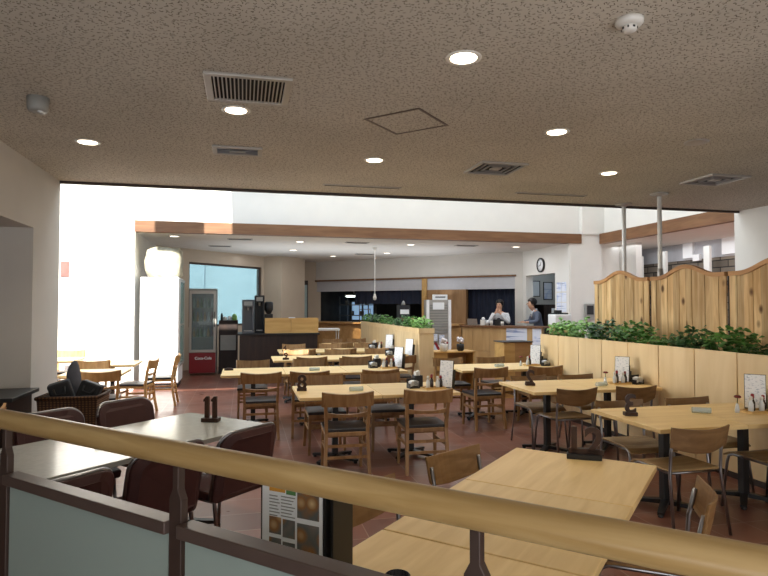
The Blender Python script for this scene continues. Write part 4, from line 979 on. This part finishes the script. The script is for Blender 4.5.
for i, (tt, h, mt, lab) in enumerate(((5.5,.13,'glasswhite','pale blue cup of pens on the reception counter'), (5.4,.12,'whiteplastic','white card holder beside the pen cup on the counter'), (5.22,.15,'black','small black screen stand on the reception counter'), (5.12,.1,'whiteplastic','white paper cup before the reception clerk'))):
    x, y = c45(13.78, tt); o = obj('desk_item', MB().lathe([(.03,0),(.04,h*.5),(.042,h)], n=12) if mt != 'black' else MB().box(-.03,-.09,0,.03,.09,h), M[mt]); o.location = (x,y,1.1); o.rotation_euler = (0,0,A45); o.name = ('pen_cup','card_holder','display_stand','paper_cup')[i]; tag(o, lab, ('cup','card holder','stand','cup')[i])
# clock
t = thing('wall_clock', 'round black-rimmed wall clock above the office doorway', 'clock', (7.1, 13.2, 2.585)); t.rotation_euler = (PI/2, 0, -PI/2)
obj('rim', MB().lathe([(.17,0),(.18,.02),(.178,.045),(.155,.05),(.15,.03),(.15,0)], n=32), M['black'], t); obj('face', MB().lathe([(.0,.028),(.152,.028),(.152,.0)], n=32), M['paper'], t)
m = MB()
for k in range(12):
    a = k*PI/6; m.box(.125,-.005,.028,.14,.005,.032, Matrix.Rotation(a,4,'Z'))
obj('marks', m, M['black'], t); obj('hand', MB().box(-.006,-.02,.032,.006,.08,.036, Matrix.Rotation(-.5,4,'Z')), M['black'], t); obj('hand', MB().box(-.004,-.02,.036,.004,.12,.04, Matrix.Rotation(1.9,4,'Z')), M['black'], t)
def frame_on(x, y, z, w, h, lab, rz=0., cat='picture', mt='paper', name='picture_frame', border=.02):
    t = thing(name, lab, cat, (x,y,z), rz); b = border
    obj('frame', MB().box(-.02,-w/2,-h/2,0,-w/2+b,h/2).box(-.02,w/2-b,-h/2,0,w/2,h/2).box(-.02,-w/2+b,h/2-b,0,w/2-b,h/2).box(-.02,-w/2+b,-h/2,0,w/2-b,-h/2+b), M['black'], t); obj('print', MB().box(-.008,-w/2+b,-h/2+b,0,w/2-b,h/2-b), M[mt], t)
frame_on(7.86, 15.0, 2.06, .3, .44, 'framed certificate on the office wall, left of two', rz=PI/2, mt='paper'); frame_on(8.25, 15.0, 2.0, .28, .5, 'framed certificate on the office wall, right of two', rz=PI/2, mt='posterprint')
frame_on(7.1, 14.35, 2.05, .16, .2, 'small dark framed sign beside the office doorway', cat='sign', name='wall_sign')
t = thing('office_cabinet', 'dark cabinet standing inside the office doorway', 'cabinet', (8.0, 14.6, 0)); obj('cabinet_body', MB().box(-.22,-.25,0,.4,.3,1.62), M['darkwood'], t); obj('paper_tray', MB().box(.0,-.26,1.3,.16,-.25,1.52), M['paper'], t)
k = 0
for yy, zz in ((12.38,2.02),(12.16,2.02),(12.38,1.78),(12.16,1.78),(12.38,1.55),(12.16,1.55)):
    o = obj('wall_notice', MB().box(7.092,yy-.1,zz-.105,7.098,yy+.1,zz+.105), M['posterprint']); tag(o, 'pale blue printed sheet, %s row %s, on the white wall right of the doorway' % (('top','middle','bottom')[k//2], ('left','right')[k % 2]), 'notice', 'printed sheets right of the doorway'); k += 1
t = thing('wall_panel_box', 'grey switch box on the white pier behind the plants', 'switch box', (7.56, 11.9, 1.44)); obj('case', MB().box(-.11,-.06,-.19,.11,0,.19), M['greyplastic'], t, .006); obj('cover', MB().box(-.08,-.066,-.05,.08,-.06,.15), M['bag'], t)
t = thing('cash_register', 'white till printer with black top behind the right planter', 'printer', (5.86, 10.2, 0)); obj('pedestal', MB().box(-.15,-.14,0,.15,.14,1.22), M['counterwood'], t); obj('body', MB().box(-.17,-.15,1.22,.17,.15,1.42), M['white'], t, .015); obj('lid', MB().box(-.14,-.1,1.42,.12,.1,1.45).box(-.1,-.04,1.45,.02,.04,1.5), M['black'], t)
# display rack, small cabinet, wooden box stand, leaning board
t = thing('leaflet_rack', 'grey-white upright leaflet rack with slatted front and notices', 'rack', (4.27, 12.7, 0), -.12)
obj('back_board', MB().box(-.28,.0,0,.28,.3,1.72), M['alu'], t); m = MB()
for i in range(11): m.box(-.2,-.03,.98+.06*i,.2,0,1.01+.06*i)
obj('slats', m, M['greyplastic'], t); obj('side_frame', MB().box(-.28,-.04,0,-.22,0,1.72).box(.22,-.04,0,.28,0,1.72), M['white'], t)
obj('notice', MB().box(-.14,-.05,1.5,.12,-.035,1.66), M['paper'], t); obj('leaflets', MB().box(-.16,-.06,.8,-.04,-.035,.95).box(.0,-.06,.72,.12,-.035,.93).box(-.12,-.06,.55,.02,-.035,.7), M['posterprint'], t)
o = obj('sign_board', MB().box(-.17,-.03,0,.17,.03,.12), M['paper']); o.location = (4.33,12.78,1.72); tag(o, 'small white sign standing on top of the leaflet rack', 'sign'); m = MB().box(-.12,-.033,.05,.12,-.03,.075); obj('lettering', m, M['bag'], o)
t = thing('tower_stand', 'narrow card display tower with red and white shelves behind the planter', 'stand', (3.5, 12.9, 0)); obj('column', MB().box(-.13,-.1,0,.13,.1,1.6), M['bag'], t); obj('cards', MB().box(-.1,-.115,1.4,.1,-.1,1.5).box(-.1,-.115,1.15,.1,-.1,1.22).box(-.1,-.115,1.03,.1,-.1,1.08), M['paper'], t); obj('red_cards', MB().box(-.1,-.115,1.25,.1,-.1,1.32), M['red'], t); obj('finial', MB().lathe([(.05,1.6),(.04,1.65),(.015,1.7)], n=10), M['greyplastic'], t)
t = thing('small_cabinet', 'small open-front wooden cabinet between planter and reception', 'cabinet', (3.84, 10.75, 0))
obj('top', MB().box(-.44,-.22,.7,.44,.22,.725), M['boxwood'], t); obj('side', MB().box(-.42,-.2,0,-.12,.2,.7), M['boxwood'], t); obj('side', MB().box(.4,-.2,0,.42,.2,.7), M['boxwood'], t); obj('back', MB().box(-.12,.18,0,.4,.2,.7), M['orangewood'], t); obj('shelf', MB().box(-.12,-.18,.35,.4,.18,.37), M['boxwood'], t)
t = thing('flower_pot', 'white pot with pale flowers and a ribbon on the small cabinet', 'flower pot', (3.67, 10.62, .725)); obj('pot', MB().lathe([(.06,0),(.075,.02),(.078,.13),(.07,.14)], n=16), M['whiteplastic'], t)
f = MB(); rnd = random.Random(3)
for i in range(14): f.ball((rnd.uniform(-.06,.06),rnd.uniform(-.05,.05),.15+rnd.uniform(0,.08)), rnd.uniform(.02,.035), 7, 5)
obj('blossoms', f, M['pinkflower'], t); obj('ribbon', MB().ball((.03,-.05,.16), (.05,.015,.02), 8, 5), M['red'], t)
t = thing('flower_pot', 'dark pot with a round white flower head on the small cabinet', 'flower pot', (4.02, 10.66, .725)); obj('pot', MB().lathe([(.05,0),(.07,.03),(.075,.12),(.065,.13)], n=16), M['bag'], t)
f = MB()
for i in range(12): f.ball((rnd.uniform(-.04,.04),rnd.uniform(-.04,.04),.2+rnd.uniform(-.03,.04)), .03, 7, 5)
obj('blossom', f, M['pinkflower'], t); obj('stem', MB().tube([(0,0,.12),(0,0,.2)], .01, 6), M['leaf_dark'], t)
t = thing('leaning_board', 'light wooden board leaning diagonally against the leaflet rack', 'board', (0,0,0)); obj('plank', MB().beam((4.15,12.0,.02),(3.52,12.35,1.3), .12, .03, up=(0,1,0)), M['boxwood'], t); obj('red_strip', MB().beam((4.22,11.96,.3),(3.98,12.08,.8), .05, .02, up=(0,1,0)), M['red'], t)
t = thing('wooden_stand', 'square wooden box stand before the reception counter', 'stand', (4.62, 9.6, 0)); obj('front_board', MB().box(-.08,-.2,0,.24,-.18,.95), M['orangewood'], t); obj('side_board', MB().box(-.28,-.2,0,-.08,.2,.95), M['boxwood'], t); obj('body', MB().box(-.08,-.18,0,.24,.2,.95), M['boxwood'], t); obj('lid', MB().box(-.3,-.21,.95,.26,.21,.965), M['bag'], t)

# ------------------------------------------------------------------ the two clerks
def skin(name, pts, edges, mat, parent, sub=1):
    me = bpy.data.meshes.new(name); me.from_pydata([p[:3] for p in pts], edges, []); me.update()
    o = bpy.data.objects.new(name, me); C.objects.link(o)
    s = o.modifiers.new('skin', 'SKIN'); s.use_smooth_shade = True
    lay = me.skin_vertices[0].data if me.skin_vertices else None
    if lay is None:
        bm = bmesh.new(); bm.from_mesh(me); bm.verts.layers.skin.verify(); bm.to_mesh(me); bm.free(); lay = me.skin_vertices[0].data
    for i, p in enumerate(pts):
        r = p[3]; lay[i].radius = (r, r) if not isinstance(r, tuple) else r
        lay[i].use_root = (i == 0)
    ss = o.modifiers.new('sub', 'SUBSURF'); ss.levels = sub; ss.render_levels = sub
    dg = bpy.context.evaluated_depsgraph_get(); m2 = bpy.data.meshes.new_from_object(o.evaluated_get(dg))
    bpy.data.objects.remove(o)
    for p in m2.polygons: p.use_smooth = True
    m2.materials.clear(); m2.materials.append(mat)
    o = bpy.data.objects.new(name, m2); C.objects.link(o); o.parent = parent
    return o
def person(loc, rz, label, pose, top, collar, hairlong):
    # local: faces -Y
    t = thing('person', label, 'person', loc, rz)
    hx, hy = pose['head']; lean = pose['lean']
    sh = (0, -lean*.8, 1.36)
    body = [(0,0,.93,(.15,.11)),(0,-lean*.25,1.08,(.13,.1)),(0,-lean*.55,1.25,(.15,.105)),(0,-lean*.8,1.36,(.11,.085)),(0,-lean,1.44,.05),(hx*.5,-lean-.02+hy*.5,1.485,.054),(hx,-lean-.03+hy,1.54,(.072,.086)),(hx,-lean-.03+hy,1.61,(.08,.097)),(hx,-lean-.01+hy,1.67,(.062,.075))]
    ed = [(i,i+1) for i in range(8)]
    def arm(side, elbow, wrist, fdir):
        b = len(body); s = side
        body.extend([(s*.17,-lean*.8,1.36,.052),(*elbow,.04),(*wrist,.028)])
        ed.extend([(3,b),(b,b+1),(b+1,b+2)])
        w = Vector(wrist); d = Vector(fdir).normalized(); sd = d.cross(Vector((0,-.3,1))).normalized()
        pm = w+d*.055; body.append((*pm,(.036,.017))); ed.append((b+2,b+3)); 
        for k, (off, ln) in enumerate(((-.027,.062),(-.009,.072),(.009,.07),(.027,.055))):
            k0 = len(body); p = pm+d*.025+sd*off; q = p+d*ln*.55; e = q+(d*.8+Vector((0,-.35,-.2))).normalized()*ln*.5
            body.extend([(*p,.0095),(*q,.0088),(*e,.0075)]); ed.extend([(b+3,k0),(k0,k0+1),(k0+1,k0+2)])
        k0 = len(body); p = w+d*.03+sd*(-side*.03); q = p+(d*.6-sd*side*.7).normalized()*.04
        body.extend([(*p,.011),(*q,.0095)]); ed.extend([(b+3,k0),(k0,k0+1)])
        return b
    aL = arm(-1, *pose['armL']); aR = arm(1, *pose['armR'])
    legs = []
    for s in (-1,1):
        b = len(body); body.extend([(s*.09,0,.86,.085),(s*.1,-.01,.48,.058),(s*.1,.02,.08,.04),(s*.1,-.12,.035,.03)]); ed.extend([(0,b),(b,b+1),(b+1,b+2),(b+2,b+3)])
    skin('body', body, ed, M['skin'], t)
    # clothing shells
    cl = [(0,0,.86,(.165,.125)),(0,-lean*.25,1.08,(.15,.118)),(0,-lean*.55,1.25,(.168,.122)),(0,-lean*.8,1.365,(.125,.098)),(0,-lean*.95,1.42,.062)]
    ce = [(0,1),(1,2),(2,3),(3,4)]
    vest = list(cl)
    sl = list(cl); se = list(ce)
    for s, k in ((-1,'armL'),(1,'armR')):
        b = len(sl); el, wr, fd = pose[k]; w2 = Vector(wr)*.94+Vector(el)*.06
        sl.extend([(s*.175,-lean*.8,1.36,.068),(*el,.056),(*w2,.043)]); se.extend([(3,b),(b,b+1),(b+1,b+2)])
    skin('jacket' if top == 'suit' else 'shirt', sl, se, M[top], t)
    if top != 'suit':
        skin('vest', [(0,0,.84,(.172,.132)),(0,-lean*.25,1.08,(.157,.126)),(0,-lean*.55,1.24,(.172,.128)),(0,-lean*.75,1.33,(.12,.112))], [(0,1),(1,2),(2,3)], M['vest'], t)
    else:
        cm = MB().tube([(-.05,-lean-.02,1.45),(-.03,-lean*.9-.075,1.38),(0,-lean*.8-.1,1.3)], .016, 6).tube([(.05,-lean-.02,1.45),(.03,-lean*.9-.075,1.38),(0,-lean*.8-.1,1.3)], .016, 6).tube([(-.05,-lean+.02,1.46),(0,-lean+.06,1.47),(.05,-lean+.02,1.46)], .02, 6)
        obj('shirt_collar', cm, M['shirt'], t)
    skin('trousers', [(0,0,.9,(.16,.12)),(-.09,0,.8,.1),(-.1,-.01,.48,.075),(-.1,.02,.1,.06),(.09,0,.8,.1),(.1,-.01,.48,.075),(.1,.02,.1,.06)], [(0,1),(1,2),(2,3),(0,4),(4,5),(5,6)], M['trouser'], t)
    sh_ = MB(); sh_.ball((-.1,-.06,.04), (.05,.13,.04), 10, 6); obj('shoe', sh_, M['black'], t); sh_ = MB(); sh_.ball((.1,-.06,.04), (.05,.13,.04), 10, 6); obj('shoe', sh_, M['black'], t)
    H_ = Vector((hx, -lean-.02+hy, 1.61))
    hm = MB().ball((H_.x, H_.y+.022, H_.z+.04), (.103,.116,.108), 16, 10)
    hm.v = [(v[0], v[1], v[2] if not (v[1] < H_.y-.03 and v[2] < H_.z+.055) else H_.z+.055) for v in hm.v]
    if hairlong: hm.ball((H_.x, H_.y+.07, H_.z-.04), (.08,.05,.1), 12, 8)
    obj('hair', hm, M['hair'], t)
    for s in (-1,1):
        obj('eye', MB().ball((H_.x+s*.03, H_.y-.094, H_.z+.005), (.012,.006,.006), 8, 5), M['hair'], t)
        obj('ear', MB().ball((H_.x+s*.078, H_.y+.012, H_.z-.005), (.01,.02,.03), 8, 6), M['skin'], t)
    obj('nose', MB().tube([(H_.x,H_.y-.092,H_.z+.01),(H_.x,H_.y-.118,H_.z-.022),(H_.x,H_.y-.094,H_.z-.032)], [.008,.014,.008], 8), M['skin'], t)
    obj('mouth', MB().ball((H_.x, H_.y-.09, H_.z-.058), (.024,.006,.006), 8, 5), flat('lip', (150,84,76), .5, noise=0), t)
    return t
x, y = st(14.55, 5.45)
person((x, y, 0), A45*-1+.1, 'clerk in white sleeves and dark vest with hands raised to the mouth behind the counter',
       {'head': (.0,-.02), 'lean': .06, 'armL': ((-.26,-.16,1.14),(-.06,-.24,1.42),(.35,.1,.9)), 'armR': ((.26,-.16,1.14),(.06,-.26,1.40),(-.3,.1,.9))}, 'shirt', True, True)
p = person((7.1, 13.3, 0), -PI/2-.15, 'clerk in grey suit seen in profile looking down behind the counter',
       {'head': (.0,-.05), 'lean': .14, 'armL': ((-.25,-.16,1.18),(-.17,-.36,1.16),(.1,-1,-.05)), 'armR': ((.25,-.16,1.18),(.17,-.36,1.16),(-.1,-1,-.05))}, 'suit', True, False)
p.scale = (1.02,)*3

# ------------------------------------------------------------------ light
def sun_from(d, strength, ang, col):
    l = bpy.data.lights.new('sun', 'SUN'); l.energy = strength; l.angle = math.radians(ang); l.color = col
    o = bpy.data.objects.new('sun', l); C.objects.link(o); o.rotation_euler = Vector(d).to_track_quat('-Z', 'Y').to_euler(); o.location = (-2, -4, 12)
sun_from((.03, .79, -.606), 16., .5, (1., .94, .84))
def area(name, loc, d, sx, sy, e, col):
    l = bpy.data.lights.new(name, 'AREA'); l.shape = 'RECTANGLE'; l.size = sx; l.size_y = sy; l.energy = e; l.color = col
    o = bpy.data.objects.new(name, l); C.objects.link(o); o.location = loc; o.rotation_euler = Vector(d).to_track_quat('-Z', 'Y').to_euler(); return o
area('skylight', (3.6, 9.6, 6.5), (0,0,-1), 7.0, 3.8, 270., (.86, .93, 1.))
area('left_fill', (-8.8, 9.6, 2.2), (1,-.32,.16), 4.2, 3.6, 760., (.95, .97, 1.))  # added fill, no window here; lifts the near ceiling and left-facing sides
area('lobby_fill', (1.5, -3.7, 1.6), (0,1,.12), 7., 2.4, 85., (.96, .97, 1.))  # added fill from behind the camera, no real lamp there
area('lobby_ceiling_fill', (1.5, -2.0, .6), (0,.25,1), 8., 2.6, 215., (.97, .98, 1.))  # added fill aimed upwards to brighten the near ceiling
area('right_room_light', (8.9, 10., 2.95), (0,0,-1), 1.2, 5., 45., (.9, .95, 1.))
area('office_light', (7.9, 13.4, 2.9), (0,0,-1), .8, 1.5, 3., (1., .95, .88))
area('rear_light', (1.8, 15.0, 2.95), (0,0,-1), 4., 3., 42., (.95, .97, 1.))
area('rear_ceiling_fill', (2.6, 14.6, 1.9), (0,0,1), 6., 2.5, 46., (.9, .95, 1.))  # added fill, unseen from the camera, brightens the rear ceiling
area('reception_light', (5.4, 13.2, 2.95), (0,0,-1), 2.5, 1.2, 30., (.95, .97, 1.))
for x, y in ((-.07,4.37),(1.21,3.14),(-1.33,5.52),(1.22,5.57),(2.47,4.32),(3.78,5.54)):
    l = bpy.data.lights.new('downlight', 'SPOT'); l.energy = 42.; l.spot_size = math.radians(105); l.spot_blend = .7; l.color = (1., .88, .7); l.shadow_soft_size = .08
    o = bpy.data.objects.new('downlight', l); C.objects.link(o); o.location = (x, y, ZC-.03)
def sunspot_lamp(loc, tgt, e, ang, col):
    l = bpy.data.lights.new('sunspot_lamp', 'SPOT'); l.energy = e; l.spot_size = math.radians(ang); l.spot_blend = .3; l.color = col; l.shadow_soft_size = .05
    o = bpy.data.objects.new('sunspot_lamp', l); C.objects.link(o); o.location = loc; o.rotation_euler = (Vector(tgt)-Vector(loc)).to_track_quat('-Z','Y').to_euler()
sunspot_lamp((2.3, 16.2, 2.93), (3.5, 17.5, .8), 420., 17, (1., .85, .6))  # added lamp imitating a sun patch on the kitchen counter
w = bpy.data.worlds.new('sky'); sc.world = w; w.use_nodes = True; nt = w.node_tree
bg = nt.nodes['Background']; tc = nt.nodes.new('ShaderNodeTexCoord'); sp = nt.nodes.new('ShaderNodeSeparateXYZ'); r = nt.nodes.new('ShaderNodeValToRGB')
nt.links.new(tc.outputs['Generated'], sp.inputs[0]); nt.links.new(sp.outputs['Z'], r.inputs['Fac']); nt.links.new(r.outputs['Color'], bg.inputs['Color'])
r.color_ramp.elements[0].position = .0; r.color_ramp.elements[0].color = lin((204, 222, 234)); r.color_ramp.elements[1].position = .5; r.color_ramp.elements[1].color = lin((150, 196, 238))
bg.inputs['Strength'].default_value = 2.2

# ------------------------------------------------------------------ camera
cam = bpy.data.cameras.new('camera'); co = bpy.data.objects.new('camera', cam); C.objects.link(co)
cam.sensor_width = 36.; cam.lens = 590./768.*36.; cam.clip_start = .02
co.location = (0, 0, 1.58)
yaw = math.radians(13.3); pit = math.atan(18/590.)
d = Vector((math.sin(yaw)*math.cos(pit), math.cos(yaw)*math.cos(pit), math.sin(pit)))
co.rotation_euler = d.to_track_quat('-Z', 'Y').to_euler()
sc.camera = co
sc.view_settings.view_transform = 'Standard'
sc.view_settings.look = 'None'
sc.view_settings.exposure = 0.
